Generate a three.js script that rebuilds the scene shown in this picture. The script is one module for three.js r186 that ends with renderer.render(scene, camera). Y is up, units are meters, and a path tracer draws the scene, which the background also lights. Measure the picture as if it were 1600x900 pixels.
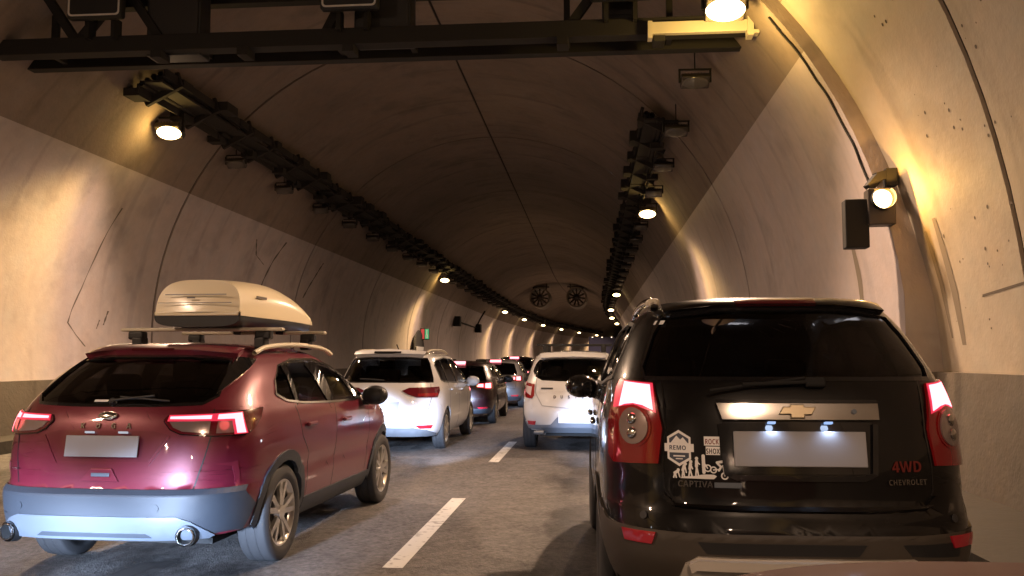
import * as THREE from 'three';
import { RoundedBoxGeometry } from 'three/addons/geometries/RoundedBoxGeometry.js';
import { TessellateModifier } from 'three/addons/modifiers/TessellateModifier.js';
import { mergeGeometries } from 'three/addons/utils/BufferGeometryUtils.js';
import { FontLoader } from 'three/addons/loaders/FontLoader.js';
import { TextGeometry } from 'three/addons/geometries/TextGeometry.js';

// ---------- camera, sky, exposure ----------
const scene = new THREE.Scene();
const EYE = 1.5;
const camera = new THREE.PerspectiveCamera(36.13, 16 / 9, 0.05, 600);
camera.rotation.order = 'YXZ';
camera.rotation.set(THREE.MathUtils.degToRad(4.60), THREE.MathUtils.degToRad(5.16), 0);
camera.position.set(0, EYE, 0);
scene.background = new THREE.Color(0.004, 0.004, 0.006);      // night sky, only beyond the tunnel's mouths
const renderer = new THREE.WebGLRenderer({ antialias: true });
renderer.toneMapping = THREE.LinearToneMapping;
renderer.toneMappingExposure = 1.13;
renderer.shadowMap.enabled = true;

// lamp colours and strengths
const WARM = new THREE.Color(1, 0.63, 0.17), SOFT = new THREE.Color(1, 0.67, 0.45), COLD = new THREE.Color(0.54, 0.7, 1);
const SPOT_CD = 145, FLOOD_CD = 205, HEAD_CD = 60;

// ---------- helpers ----------
const rad = THREE.MathUtils.degToRad, V3 = (x, y, z) => new THREE.Vector3(x, y, z);
let seed = 7;
const rnd = () => { seed = (seed * 16807) % 2147483647; return (seed - 1) / 2147483646; };
const rr = (a, b) => a + (b - a) * rnd();
const counts = {};
function numbered(name) { const n = counts[name] = (counts[name] ?? -1) + 1; return n ? name + '_' + String(n).padStart(3, '0') : name; }
function thing(name, label, category, [x, y, z] = [0, 0, 0], turn = 0, group) {
  const o = new THREE.Group(); o.name = numbered(name); scene.add(o);
  o.position.set(x, y, z); o.rotation.y = turn; o.userData = { label, category };
  if (group) o.userData.group = group;
  return o;
}
function structure(name, label) { const o = new THREE.Group(); o.name = name; scene.add(o); o.userData = { kind: 'structure', label }; return o; }
function part(name, geo, mat, parent, label) {
  const list = Array.isArray(geo) ? geo : [geo];
  const g = list.length > 1 ? merge(list) : list[0];
  const m = new THREE.Mesh(g, mat); m.name = name; m.castShadow = m.receiveShadow = true; parent.add(m);
  if (label) m.userData.label = label;
  return m;
}
function merge(list) {
  return mergeGeometries(list.map((g) => {
    const n = g.index ? g.toNonIndexed() : g;
    const c = new THREE.BufferGeometry();
    c.setAttribute('position', n.attributes.position); c.setAttribute('normal', n.attributes.normal);
    c.setAttribute('uv', n.attributes.uv ?? new THREE.BufferAttribute(new Float32Array(n.attributes.position.count * 2), 2));
    return c;
  }));
}
const box = (w, h, d, x = 0, y = 0, z = 0, r = 0) => (r ? new RoundedBoxGeometry(w, h, d, 2, r) : new THREE.BoxGeometry(w, h, d)).translate(x, y, z);
function bar(a, b, r, n = 6) { return new THREE.TubeGeometry(new THREE.LineCurve3(a, b), 1, r, n); }
function tube(pts, r, n = 6, seg) { return new THREE.TubeGeometry(new THREE.CatmullRomCurve3(pts), seg ?? pts.length * 6, r, n); }
function beam(a, b, w, h) {                       // square bar between two points
  const L = a.distanceTo(b), g = new THREE.BoxGeometry(w, h, L), o = new THREE.Object3D();
  o.position.copy(a).add(b).multiplyScalar(0.5); o.lookAt(b); o.updateMatrix(); return g.applyMatrix4(o.matrix);
}
function pchip(xs, ys) {
  const n = xs.length, d = [], m = [];
  for (let i = 0; i < n - 1; i++) d.push((ys[i + 1] - ys[i]) / (xs[i + 1] - xs[i]));
  m[0] = d[0]; m[n - 1] = d[n - 2];
  for (let i = 1; i < n - 1; i++) m[i] = d[i - 1] * d[i] <= 0 ? 0 : 2 * d[i - 1] * d[i] / (d[i - 1] + d[i]);
  return (x) => {
    if (x <= xs[0]) return ys[0]; if (x >= xs[n - 1]) return ys[n - 1];
    let i = 0; while (x > xs[i + 1]) i++;
    const h = xs[i + 1] - xs[i], t = (x - xs[i]) / h, a = t * t * (3 - 2 * t), b = t * (1 - t) * (1 - t), c = t * t * (t - 1);
    return ys[i] * (1 - a) + ys[i + 1] * a + h * (b * m[i] + c * m[i + 1]);
  };
}

// ---------- procedural textures ----------
function noiseGrid(n, s) { const a = new Float32Array(n * n); let k = s; for (let i = 0; i < n * n; i++) { k = (k * 16807) % 2147483647; a[i] = k / 2147483647; } return a; }
function fractal(size, cells, octaves, s, stretch = 1) {       // tileable value noise, 0..1
  const out = new Float32Array(size * size); let amp = 1, tot = 0;
  for (let o = 0; o < octaves; o++) {
    const n = cells << o, ny = Math.max(1, Math.round(n / stretch)), g = noiseGrid(Math.max(n, ny), s + o * 131);
    for (let y = 0; y < size; y++) for (let x = 0; x < size; x++) {
      const fx = x / size * n, fy = y / size * ny, ix = Math.floor(fx), iy = Math.floor(fy);
      let tx = fx - ix, ty = fy - iy; tx = tx * tx * (3 - 2 * tx); ty = ty * ty * (3 - 2 * ty);
      const w = Math.max(n, ny), G = (a, b) => g[(b % ny) * w + (a % n)];
      out[y * size + x] += amp * ((G(ix, iy) * (1 - tx) + G(ix + 1, iy) * tx) * (1 - ty) + (G(ix, iy + 1) * (1 - tx) + G(ix + 1, iy + 1) * tx) * ty);
    }
    tot += amp; amp *= 0.55;
  }
  for (let i = 0; i < out.length; i++) out[i] /= tot;
  return out;
}
function dataTex(size, fn, repeatMetres, srgb = true) {
  const d = new Uint8Array(size * size * 4);
  for (let y = 0; y < size; y++) for (let x = 0; x < size; x++) {
    const c = fn(x, y, y * size + x), o = (y * size + x) * 4;
    for (let k = 0; k < 3; k++) d[o + k] = Math.max(0, Math.min(255, c[k] * 255)); d[o + 3] = 255;
  }
  const t = new THREE.DataTexture(d, size, size); t.wrapS = t.wrapT = THREE.RepeatWrapping; t.magFilter = THREE.LinearFilter;
  if (srgb) t.colorSpace = THREE.SRGBColorSpace;
  t.repeat.set(1 / repeatMetres, 1 / repeatMetres); t.needsUpdate = true; return t;
}
const lin2s = (v) => (v <= 0.0031308 ? v * 12.92 : 1.055 * Math.pow(v, 1 / 2.4) - 0.055);
const S = 512, nBig = fractal(S, 3, 5, 11), nMid = fractal(S, 8, 5, 23), nFine = fractal(S, 48, 3, 37), nStreak = fractal(S, 24, 3, 51, 8), nSpeck = fractal(S, 160, 2, 77);
const ss = (a, b, v) => { const t = Math.max(0, Math.min(1, (v - a) / (b - a))); return t * t * (3 - 2 * t); };
function wallTex(base, contrast, streak) {
  return dataTex(S, (x, y, i) => {
    const stain = ss(0.56, 0.75, nMid[i]) * 0.17, run = ss(0.55, 0.8, nStreak[i]) * streak;
    const k = (1 + (nBig[i] - 0.5) * contrast + (nFine[i] - 0.5) * 0.16) * (1 - stain) * (1 - run);
    const t = (nBig[(i * 7 + 91) % (S * S)] - 0.5) * 0.12;
    return [lin2s(base[0] * k * (1 + t)), lin2s(base[1] * k), lin2s(base[2] * k * (1 - t))];
  }, 7.3);
}
const bumpTex = dataTex(S, (x, y, i) => { const v = nMid[i] * 0.5 + nFine[i] * 0.4 + nSpeck[i] * 0.2; return [v, v, v]; }, 3.1, false);
const std = (r, g, b, rough = 0.6, metal = 0, extra = {}) => { const m = new THREE.MeshStandardMaterial({ roughness: rough, metalness: metal, ...extra }); m.color.setRGB(r, g, b); return m; };
const phys = (r, g, b, o = {}) => { const m = new THREE.MeshPhysicalMaterial(o); m.color.setRGB(r, g, b); return m; };
const glow = (r, g, b, k) => { const m = new THREE.MeshStandardMaterial({ roughness: 0.3 }); m.color.setRGB(0.05, 0.05, 0.05); m.emissive.setRGB(r, g, b); m.emissiveIntensity = k; return m; };

const M = {
  paint: new THREE.MeshStandardMaterial({ map: wallTex([0.45, 0.385, 0.375], 0.4, 0.15), bumpMap: bumpTex, bumpScale: 0.005, roughness: 0.62 }),  // far walls: base tinted pinker, painting in the mauve light of brake lamps and headlamps
  nearPaint: new THREE.MeshStandardMaterial({ map: wallTex([0.45, 0.385, 0.31], 0.42, 0.18), bumpMap: bumpTex, bumpScale: 0.005, roughness: 0.65 }),
  concrete: new THREE.MeshStandardMaterial({ map: wallTex([0.245, 0.192, 0.16], 0.5, 0.2), bumpMap: bumpTex, bumpScale: 0.015, roughness: 0.9 }),
  base: new THREE.MeshStandardMaterial({ map: wallTex([0.135, 0.112, 0.09], 0.5, 0.3), bumpMap: bumpTex, bumpScale: 0.01, roughness: 0.75 }),
  face: new THREE.MeshStandardMaterial({ map: wallTex([0.46, 0.38, 0.31], 0.5, 0.3), bumpMap: bumpTex, bumpScale: 0.01, roughness: 0.8 }),
  walk: new THREE.MeshStandardMaterial({ map: wallTex([0.042, 0.035, 0.029], 0.6, 0.1), bumpMap: bumpTex, bumpScale: 0.01, roughness: 0.85 }),
  joint: std(0.025, 0.02, 0.018, 0.95), crack: std(0.11, 0.09, 0.075, 0.9), streak: std(0.2, 0.165, 0.125, 0.8),
  asphalt: new THREE.MeshStandardMaterial({
    map: dataTex(S, (x, y, i) => { const k = 0.1 * (1 + (nBig[i] - 0.5) * 0.55 + (nMid[i] - 0.5) * 0.3 + (nSpeck[i] - 0.5) * 1.1 + (nFine[i] - 0.5) * 0.7); return [lin2s(k * 1.06), lin2s(k * 0.98), lin2s(k * 0.94)]; }, 4.1),
    bumpMap: dataTex(S, (x, y, i) => { const v = nSpeck[i] * 0.6 + nFine[i] * 0.4; return [v, v, v]; }, 1.3, false), bumpScale: 0.012, roughness: 0.72,
  }),
  mark: new THREE.MeshStandardMaterial({ map: dataTex(S, (x, y, i) => { const k = 0.62 * (1 - 0.55 * ss(0.52, 0.68, nFine[i] * 0.6 + nMid[i] * 0.4)); return [lin2s(k), lin2s(k), lin2s(k * 0.97)]; }, 2.2), roughness: 0.6 }),
  darkMetal: std(0.009, 0.0075, 0.006, 0.8, 0), tray: std(0.022, 0.018, 0.015, 0.9), galv: std(0.55, 0.5, 0.38, 0.55, 0.1), housing: std(0.06, 0.05, 0.045, 0.55, 0.3),
  lensOff: phys(0.1, 0.09, 0.08, { roughness: 0.25, clearcoat: 1 }), lensOn: glow(1, 0.7, 0.3, 14),
  black: std(0.012, 0.012, 0.013, 0.5), gloss: phys(0.008, 0.008, 0.009, { roughness: 0.12, clearcoat: 1 }), trim: std(0.03, 0.03, 0.032, 0.6), tyre: std(0.03, 0.03, 0.032, 0.75),
  chrome: std(0.55, 0.53, 0.5, 0.16, 1), alloy: std(0.62, 0.6, 0.56, 0.3, 0.9), silver: std(0.11, 0.13, 0.16, 0.5, 0.3), cladding: std(0.026, 0.032, 0.042, 0.55),
  glass: phys(0.16, 0.15, 0.15, { transmission: 1, thickness: 0, roughness: 0.02, ior: 1.5 }), tint: phys(0.08, 0.072, 0.072, { transmission: 1, thickness: 0, roughness: 0.02, ior: 1.5 }), clear: phys(0.45, 0.45, 0.45, { transmission: 1, thickness: 0, roughness: 0.02, ior: 1.5 }),
  seat: std(0.035, 0.033, 0.032, 0.9), redLens: phys(0.22, 0.008, 0.01, { roughness: 0.12, clearcoat: 1 }), darkRed: phys(0.1, 0.006, 0.012, { roughness: 0.15, clearcoat: 1 }), clearLens: phys(0.3, 0.24, 0.23, { roughness: 0.2, clearcoat: 1, metalness: 0.5 }),
  brake: glow(1, 0.19, 0.23, 4.2), brakeHot: glow(1, 0.2, 0.24, 4.5), litRed: glow(1, 0.02, 0.08, 0.75), reflector: phys(0.4, 0.015, 0.03, { roughness: 0.2, clearcoat: 1 }), plate: std(0.3, 0.3, 0.32, 0.5), whitePrint: std(0.8, 0.8, 0.8, 0.5), redPrint: std(0.13, 0.012, 0.008, 0.4),
  headOn: glow(0.85, 0.92, 1, 14), under: std(0.012, 0.012, 0.012, 0.9), inner: std(0.03, 0.028, 0.027, 0.9),
};
const font = await new FontLoader().loadAsync('fonts/droid/droid_sans_bold.typeface.json');
function text(str, size, depth = 0.004) { const g = new TextGeometry(str, { font, size, depth, curveSegments: 4, bevelEnabled: false }); g.computeBoundingBox(); g.translate(-(g.boundingBox.max.x + g.boundingBox.min.x) / 2, 0, 0); return g; }
// ---------- tunnel path: straight, then bending right ----------
const XC = -3.31, YC = 2.14, R = 6.77, D0 = 76, RC = 467, DEND = 330;
function at(lat, y, d) {
  if (d <= D0) return V3(XC + lat, y, -d);
  const a = (d - D0) / RC; return V3(XC + RC - (RC - lat) * Math.cos(a), y, -(D0 + (RC - lat) * Math.sin(a)));
}
const head = (d) => (d <= D0 ? 0 : -(d - D0) / RC);
function sheet(P, nu, nv, uvf) {                    // grid of points P(i,j) facing the side where du x dv points
  const pos = [], uv = [], idx = [];
  for (let j = 0; j <= nv; j++) for (let i = 0; i <= nu; i++) { const p = P(i / nu, j / nv); pos.push(p.x, p.y, p.z); uv.push(...uvf(i / nu, j / nv)); }
  for (let j = 0; j < nv; j++) for (let i = 0; i < nu; i++) { const a = j * (nu + 1) + i, b = a + nu + 1; idx.push(a, a + 1, b, b, a + 1, b + 1); }
  const g = new THREE.BufferGeometry(); g.setAttribute('position', new THREE.Float32BufferAttribute(pos, 3)); g.setAttribute('uv', new THREE.Float32BufferAttribute(uv, 2)); g.setIndex(idx); g.computeVertexNormals(); return g;
}
// a slab of lining between two angles (0 = right springing, 180 = left) and two distances, with its edges
const lean = (t) => Math.min(1.25, 1.95 * Math.max(0, Math.sin(rad(t))));      // the end face leans away at the top
function slab(Rf, t0, t1, d0, d1, depth = 0.05, l0 = 0, l1 = 0) {
  const nt = Math.max(2, Math.ceil(Math.abs(t1 - t0) / 3.5)), nd = d1 > D0 ? Math.max(1, Math.ceil((d1 - d0) / 3)) : 1;
  const sh = (t, d) => d + lean(t) * (d === d0 ? l0 : d === d1 ? l1 : l0 + (l1 - l0) * (d - d0) / (d1 - d0));
  const P = (t, dd, k = 0, d = sh(t, dd)) => { const r = Rf(t) + k; return at(r * Math.cos(rad(t)), YC + r * Math.sin(rad(t)), d); };
  const L = (a, b, u) => a + (b - a) * u;
  const inner = sheet((u, v) => P(L(t0, t1, v), L(d0, d1, u)), nd, nt, (u, v) => [L(d0, d1, u), rad(L(t0, t1, v)) * 7]);
  const e1 = sheet((u, v) => P(L(t0, t1, u), d0, v * depth), nt, 1, (u, v) => [v * depth, rad(L(t0, t1, u)) * 7]);
  const e2 = sheet((u, v) => P(L(t0, t1, u), d1, depth * (1 - v)), nt, 1, (u, v) => [v * depth, rad(L(t0, t1, u)) * 7]);
  const e3 = sheet((u, v) => P(t1, L(d0, d1, u), v * depth), nd, 1, (u, v) => [L(d0, d1, u), v]);
  const e4 = sheet((u, v) => P(t0, L(d0, d1, u), depth * (1 - v)), nd, 1, (u, v) => [L(d0, d1, u), v]);
  return merge([inner, e1, e2, e3, e4]);
}
const TP = Math.asin((5.33 - YC) / R) * 180 / Math.PI, TB = Math.asin((1.36 - YC) / R) * 180 / Math.PI, TBL = Math.asin((1.12 - YC) / R) * 180 / Math.PI;
const RING = 10.1, JOINT = 9.4, GAP = 0.045;
const near = (t) => { const u = t > 90 ? 180 - t : t; return R + 0.15 + 0.16 * Math.exp(-Math.max(u, -8) / 12); };
const far = () => R, painted = () => R - 0.004;
const ceiling = structure('tunnel_ceiling'), wallL = structure('left_wall'), wallR = structure('right_wall'), portal = structure('tunnel_end_face');
for (let d = RING; d < DEND - 1; d += JOINT) {
  const a = d + (d > RING ? GAP : 0), b = d + JOINT - GAP;
  const l = d > RING ? 0 : 1;
  part('panel', slab(far, TP, 90 - 0.25, a, b, 0.05, l), M.concrete, ceiling); part('panel', slab(far, 90.25, 180 - TP, a, b, 0.05, l), M.concrete, ceiling);
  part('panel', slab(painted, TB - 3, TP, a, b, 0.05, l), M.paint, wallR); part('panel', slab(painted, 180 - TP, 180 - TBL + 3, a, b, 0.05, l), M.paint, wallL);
}
for (const [a, b] of [[8.05, RING], [-1.35, 7.96], [-10.75, -1.44], [-20.2, -10.85], [-32, -20.3]]) {
  const l = b === RING ? 1 : 0;
  part('panel', slab(near, TP + 6, 90 - 0.25, a, b, 0.05, 0, l), M.concrete, ceiling); part('panel', slab(near, 90.25, 174 - TP, a, b, 0.05, 0, l), M.concrete, ceiling);
  part('panel', slab(near, TB - 3, TP + 6, a, b, 0.05, 0, l), M.nearPaint, wallR); part('panel', slab(near, 174 - TP, 180 - TBL + 3, a, b, 0.05, 0, l), M.nearPaint, wallL);
}
// the dark backing seen in the joints, and the end face where the tunnel narrows
part('joint_backing', [slab((t) => R + 0.035, TB - 4, 184 - TBL, RING + 0.02, D0, 0.3, 1), slab((t) => R + 0.035, TB - 4, 184 - TBL, D0, DEND, 0.3), slab((t) => near(t) + 0.035, TB - 4, 184 - TBL, -32, RING - 0.02, 0.25, 0, 1)], M.joint, ceiling);
part('end_face', sheet((u, v) => { const t = TB - 3 + (186 - TB - TBL) * u, r = R - 0.003 + (near(t) + 0.06 - R) * v; return at(r * Math.cos(rad(t)), YC + r * Math.sin(rad(t)), RING - 0.004 + lean(t)); }, 60, 1, (u, v) => [u * 21, v * 0.6]), M.face, portal);
// dark base band of the walls
function band(parent, lat0, lat1, top, d0, d1) { const s = Math.sign(lat0); const n = d1 > D0 ? 12 : 1;
  part('base_band', [sheet((u, v) => at(lat0 + (lat1 - lat0) * v, top * v, d0 + (d1 - d0) * u), n, 1, (u, v) => [d0 + (d1 - d0) * u, top * v]), sheet((u, v) => at(lat1 + s * 0.14 * v, top + 0.002 * v, d0 + (d1 - d0) * u), n, 1, (u, v) => [d0 + (d1 - d0) * u, v])], M.base, parent); }
for (let d = RING; d < DEND - 1; d += JOINT) { band(wallR, 6.63, 6.62, 1.36, d + (d > RING ? 0.02 : 0), d + JOINT - 0.02); band(wallL, -6.63, -6.62, 1.12, d + 0.02, d + JOINT - 0.02); }
for (const [a, b] of [[8.01, RING - 0.01], [-1.39, 7.99], [-32, -1.41]]) { band(wallR, near(0) - 0.12, near(0) - 0.06, 1.36, a, b); band(wallL, -near(0) + 0.12, -near(0) + 0.06, 1.12, a, b); }
part('end_face', new THREE.PlaneGeometry(0.7, 1.36).translate(XC + 6.9, 0.68, -RING + 0.006), M.base, portal);

// ---------- road, walkways and markings ----------
const road = structure('road'), walks = structure('walkway'), lines = structure('road_marking');
const LQ = (a, b, u) => a + (b - a) * u;
part('asphalt', [sheet((u, v) => at(LQ(-7.6, 7.6, u), 0, LQ(-32, D0, v)), 1, 1, (u, v) => [LQ(-7.6, 7.6, u), LQ(-32, D0, v)]), sheet((u, v) => at(LQ(-7.6, 7.6, u), 0, LQ(D0, DEND, v)), 1, 40, (u, v) => [LQ(-7.6, 7.6, u), LQ(D0, DEND, v)])], M.asphalt, road);
function kerb(l0, l1, h, d0, d1) { const n = d1 > D0 ? 24 : 1; return [sheet((u, v) => at(LQ(l0, l1, v), h, LQ(d0, d1, u)), n, 1, (u, v) => [LQ(d0, d1, u), LQ(l0, l1, v)]), sheet((u, v) => at(l0, h * v, LQ(d0, d1, u)), n, 1, (u, v) => [LQ(d0, d1, u), v * h])]; }
for (const [a, b] of [[-32, RING], [RING, 48], [48, D0], [D0, DEND]]) { part('slab', kerb(5.85, 7.4, 0.2, a, b), M.walk, walks); part('slab', kerb(-5.95, -7.4, 0.2, a, b), M.walk, walks); }
function stripe(lat, w, d0, d1, name = 'dash') { part(name, sheet((u, v) => at(lat - w / 2 + w * u, 0.005, LQ(d0, d1, v)), 1, d1 - d0 > 8 ? 24 : 1, (u, v) => [w * u + d0, LQ(d0, d1, v)]), M.mark, lines); }
for (let k = -3; k < 28; k++) { const d = 6.38 + k * 6.55; if (k < 28) { stripe(1.87, 0.15, d, d + 3.2); stripe(-1.87, 0.15, d + 1.2, d + 4.4); } }
{ // oil and tyre wear down the middle of each lane
  const n = 256, d = new Uint8Array(n * n * 4); for (let y = 0; y < n; y++) for (let x = 0; x < n; x++) { const i = (y * n + x) * 4, q = (y * 2) * S + x * 2, u = x / (n - 1), e = Math.exp(-(((u - 0.5) / 0.16) ** 2)) + 0.55 * Math.exp(-(((u - 0.2) / 0.09) ** 2)) + 0.55 * Math.exp(-(((u - 0.8) / 0.09) ** 2)); d[i] = d[i + 1] = d[i + 2] = Math.min(255, 200 * e * (0.25 + 1.1 * ss(0.35, 0.7, nMid[q]))); d[i + 3] = 255; }
  const t = new THREE.DataTexture(d, n, n); t.wrapT = THREE.RepeatWrapping; t.magFilter = THREE.LinearFilter; t.needsUpdate = true;
  const m = std(0.03, 0.028, 0.027, 0.5, 0, { transparent: true, alphaMap: t });
  for (const lat of [-3.65, 0.05, 3.75]) part('wear_track', sheet((u, v) => at(lat - 1.3 + 2.6 * u, 0.003, LQ(-12, D0, v)), 1, 1, (u, v) => [u, LQ(-12, D0, v) / 7]), m, road);
}
stripe(5.55, 0.16, -32, D0, 'edge_line'); stripe(5.55, 0.16, D0, DEND, 'edge_line'); 

// cracks, runs and pits on the walls
function onWall(side, y, d, k = 0.012) { const rf = (d < RING + lean(Math.asin(Math.max(-1, Math.min(1, (y - YC) / R))) * 180 / Math.PI) - 0.01 ? near : painted); let s = Math.asin(Math.max(-1, Math.min(1, (y - YC) / R))) * 180 / Math.PI; let t = side > 0 ? s : 180 - s; const r0 = rf(t); s = Math.asin(Math.max(-1, Math.min(1, (y - YC) / r0))) * 180 / Math.PI; t = side > 0 ? s : 180 - s; const r = r0 - k; return at(r * Math.cos(rad(t)), YC + r * Math.sin(rad(t)), d); }
function ribbon(side, pts, wf, k = 0.004) {          // pts of [distance, height]; wf(t) = half width along the wall
  const dense = []; for (let i = 0; i < pts.length - 1; i++) for (let j = 0; j < 6; j++) { const t = j / 6; dense.push([LQ(pts[i][0], pts[i + 1][0], t), LQ(pts[i][1], pts[i + 1][1], t)]); } dense.push(pts[pts.length - 1]);
  const n = dense.length - 1;
  return sheet((u, v) => { const i = Math.round(v * n), [d, y] = dense[i]; return onWall(side, y, d + (u - 0.5) * 2 * wf(i / n), k); }, 1, n, (u, v) => [u, v]);
}
for (const [side, pts, w] of [
  [-1, [[17.2, 4.6], [17.0, 4.1], [16.8, 3.5], [16.55, 2.9], [16.3, 2.45], [16.2, 2.2], [16.45, 2.0], [16.8, 1.75]], 0.02],
  [-1, [[14.5, 2.08], [15.2, 2.07], [16.1, 2.06]], 0.012], [-1, [[16.3, 2.06], [17.4, 2.05], [18.2, 2.05]], 0.01], [-1, [[17.6, 2.5], [17.45, 2.2]], 0.03], [-1, [[17.3, 2.3], [17.2, 2.12]], 0.02],
  [-1, [[26.4, 5.1], [26.0, 4.5], [25.7, 3.8], [25.6, 3.0]], 0.05], [-1, [[30.5, 4.9], [30.2, 4.4], [29.6, 3.6]], 0.06], [-1, [[24.2, 4.9], [24.6, 4.5], [25.4, 4.3]], 0.04],
  [1, [[8.75, 2.12], [8.5, 2.16], [7.6, 2.2], [6.9, 2.22]], 0.0], [1, [[8.9, 2.10], [8.7, 2.13]], 0.03],
]) { if (w) part('crack', ribbon(side, pts, (t) => w * (0.5 + 0.8 * Math.sin(t * 13 + pts[0][0]) ** 2)), M.crack, side > 0 ? wallR : wallL); }
part('crack', sheet((u, v) => onWall(1, 2.11 + v * 0.1 + (u - 0.5) * 0.025, 8.9 - v * 1.6, 0.004), 1, 12, (u, v) => [u, v]), M.crack, wallR);
for (const [d, y0, y1, w] of [[11.6, 3.1, 1.9, 0.09], [9.75, 2.9, 1.72, 0.055], [9.45, 3.0, 1.4, 0.075]]) part('water_run', ribbon(1, [[d + 0.25, y0], [d + 0.08, (y0 + y1) / 2], [d, y1]], (t) => w * (0.4 + 0.6 * Math.sin(Math.PI * Math.min(1, t * 0.9 + 0.1))), 0.005), M.streak, wallR);
{ const pits = []; for (let i = 0; i < 70; i++) { const y = rr(1.6, 5.4), d = rr(6.2, 9.6), p = onWall(1, y, d, 0.003), r = rr(0.006, 0.022); const g = new THREE.CircleGeometry(r, 7); const o = new THREE.Object3D(); o.position.copy(p); o.lookAt(XC, YC, -d); o.updateMatrix(); pits.push(g.applyMatrix4(o.matrix)); }
  const m = part('pit_marks', pits, M.crack, wallR); m.userData.kind = 'stuff'; }
// ---------- floodlights under the cable trays ----------
const LATS = { '-1': 5.08, 1: 5.04 }, LAMPYS = { '-1': 6.06, 1: 6.0 };
function makeFlood(lit) {
  const g = new THREE.Group();
  // local axes: +x towards the wall, +z back towards the camera
  const h = part('housing', [box(0.52, 0.15, 0.34, 0, 0, 0, 0.03), box(0.44, 0.05, 0.24, 0, 0.09, 0.0, 0.02), ...[-3, -2, -1, 0, 1, 2, 3].map((k) => box(0.012, 0.05, 0.26, k * 0.06, 0.12, 0))], M.housing, g); h.rotation.x = rad(-38);
  const l = part('lens', new THREE.SphereGeometry(1, 28, 12).scale(0.25, 0.045, 0.165).translate(0, -0.072, 0), lit ? M.lensOn : M.lensOff, g); l.rotation.x = rad(-38);
  part('bracket', [box(0.035, 0.3, 0.06, -0.28, 0.12, 0), box(0.035, 0.3, 0.06, 0.28, 0.12, 0), box(0.6, 0.03, 0.06, 0, 0.27, 0), box(0.022, 0.5, 0.022, 0, 0.52, 0)], M.darkMetal, g);
  return g;
}
function lampLights(o, side, share, near) {
  const spot = new THREE.SpotLight(WARM, SPOT_CD * share, 0, rad(31), 0.6, 2); spot.name = 'beam'; spot.position.set(0, -0.13, 0.11); spot.castShadow = true; spot.shadow.radius = 4;
  spot.target.position.set(side * 0.62, -3.2, 2.3); o.add(spot, spot.target);
  const flood = new THREE.SpotLight(SOFT, near === 0 ? FLOOD_CD * 0.5 : FLOOD_CD, 0, rad(72), 0.7, 2); flood.name = 'flood'; flood.position.set(0, -0.15, 0.13); flood.castShadow = true; flood.shadow.radius = 6;
  flood.target.position.set(-side * 1.3, -3.2, near === 0 ? -2.4 : 1.0); o.add(flood, flood.target);
  const spill = new THREE.PointLight(WARM, share < 1 ? 7 : 3, 0, 2); spill.name = 'spill'; spill.position.set(0, share < 1 ? -0.34 : -0.12, share < 1 ? 0.05 : 0.14); spill.castShadow = true; spill.shadow.radius = 6; if (near) o.add(spill);
}
const offProto = makeFlood(false), onProto = makeFlood(true);
const LIT = {
  '-1': [[-16.5], [0.3], [16.7, 'glaring lit floodlight high on the left, nearest lamp of the left row'], [50, 'second lit floodlight of the left row, beyond the dark unlit ones'], [84.5, 'third lit floodlight of the left row, small in the distance'], [101, 'fourth lit floodlight of the left row, beside the bend'], [118, 'fifth lit floodlight of the left row, far along the bend'], [135, 'sixth lit floodlight of the left row, far along the bend'], [152, 'seventh lit floodlight of the left row, left of the lorry'], [169, 'eighth lit floodlight of the left row, above the lorry'], [185.5, 'ninth lit floodlight of the left row, deep in the bend'], [202, 'tenth lit floodlight of the left row, deepest in the bend'], [219, 'last lit floodlight of the left row, hidden in the bend']],
  1: [[-22.6], [-5.2], [11.2, 'blazing lit floodlight beside the gantry at the top edge of the photo'], [27.2, 'lit floodlight in the right row beyond the gantry, second from the camera'], [61.7, 'third lit floodlight of the right row, near the fans'], [81, 'fourth lit floodlight of the right row, above the black car'], [97, 'fifth lit floodlight of the right row, just left of the black car roof'], [113, 'last lit floodlight seen in the right row']],
};
const ORD = ['first', 'second', 'third', 'fourth', 'fifth', 'sixth', 'seventh', 'eighth', 'ninth', 'tenth'], dark = {};
function unlitLabel(side, d) {                        // counted on from the lit lamp before it
  const row = side < 0 ? 'left' : 'right'; if (d >= 100) return 'tiny unlit floodlight far along the ' + row + ' cable tray';
  const seen = LIT[side].filter(([e, l]) => l && e < d).length, key = row + seen; const n = dark[key] = (dark[key] ?? -1) + 1;
  return seen ? ORD[n] + ' unlit floodlight beyond the ' + ORD[seen - 1] + ' lit lamp of the ' + row + ' row' : 'unlit floodlight before the first lit lamp of the ' + row + ' row';
}
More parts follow.
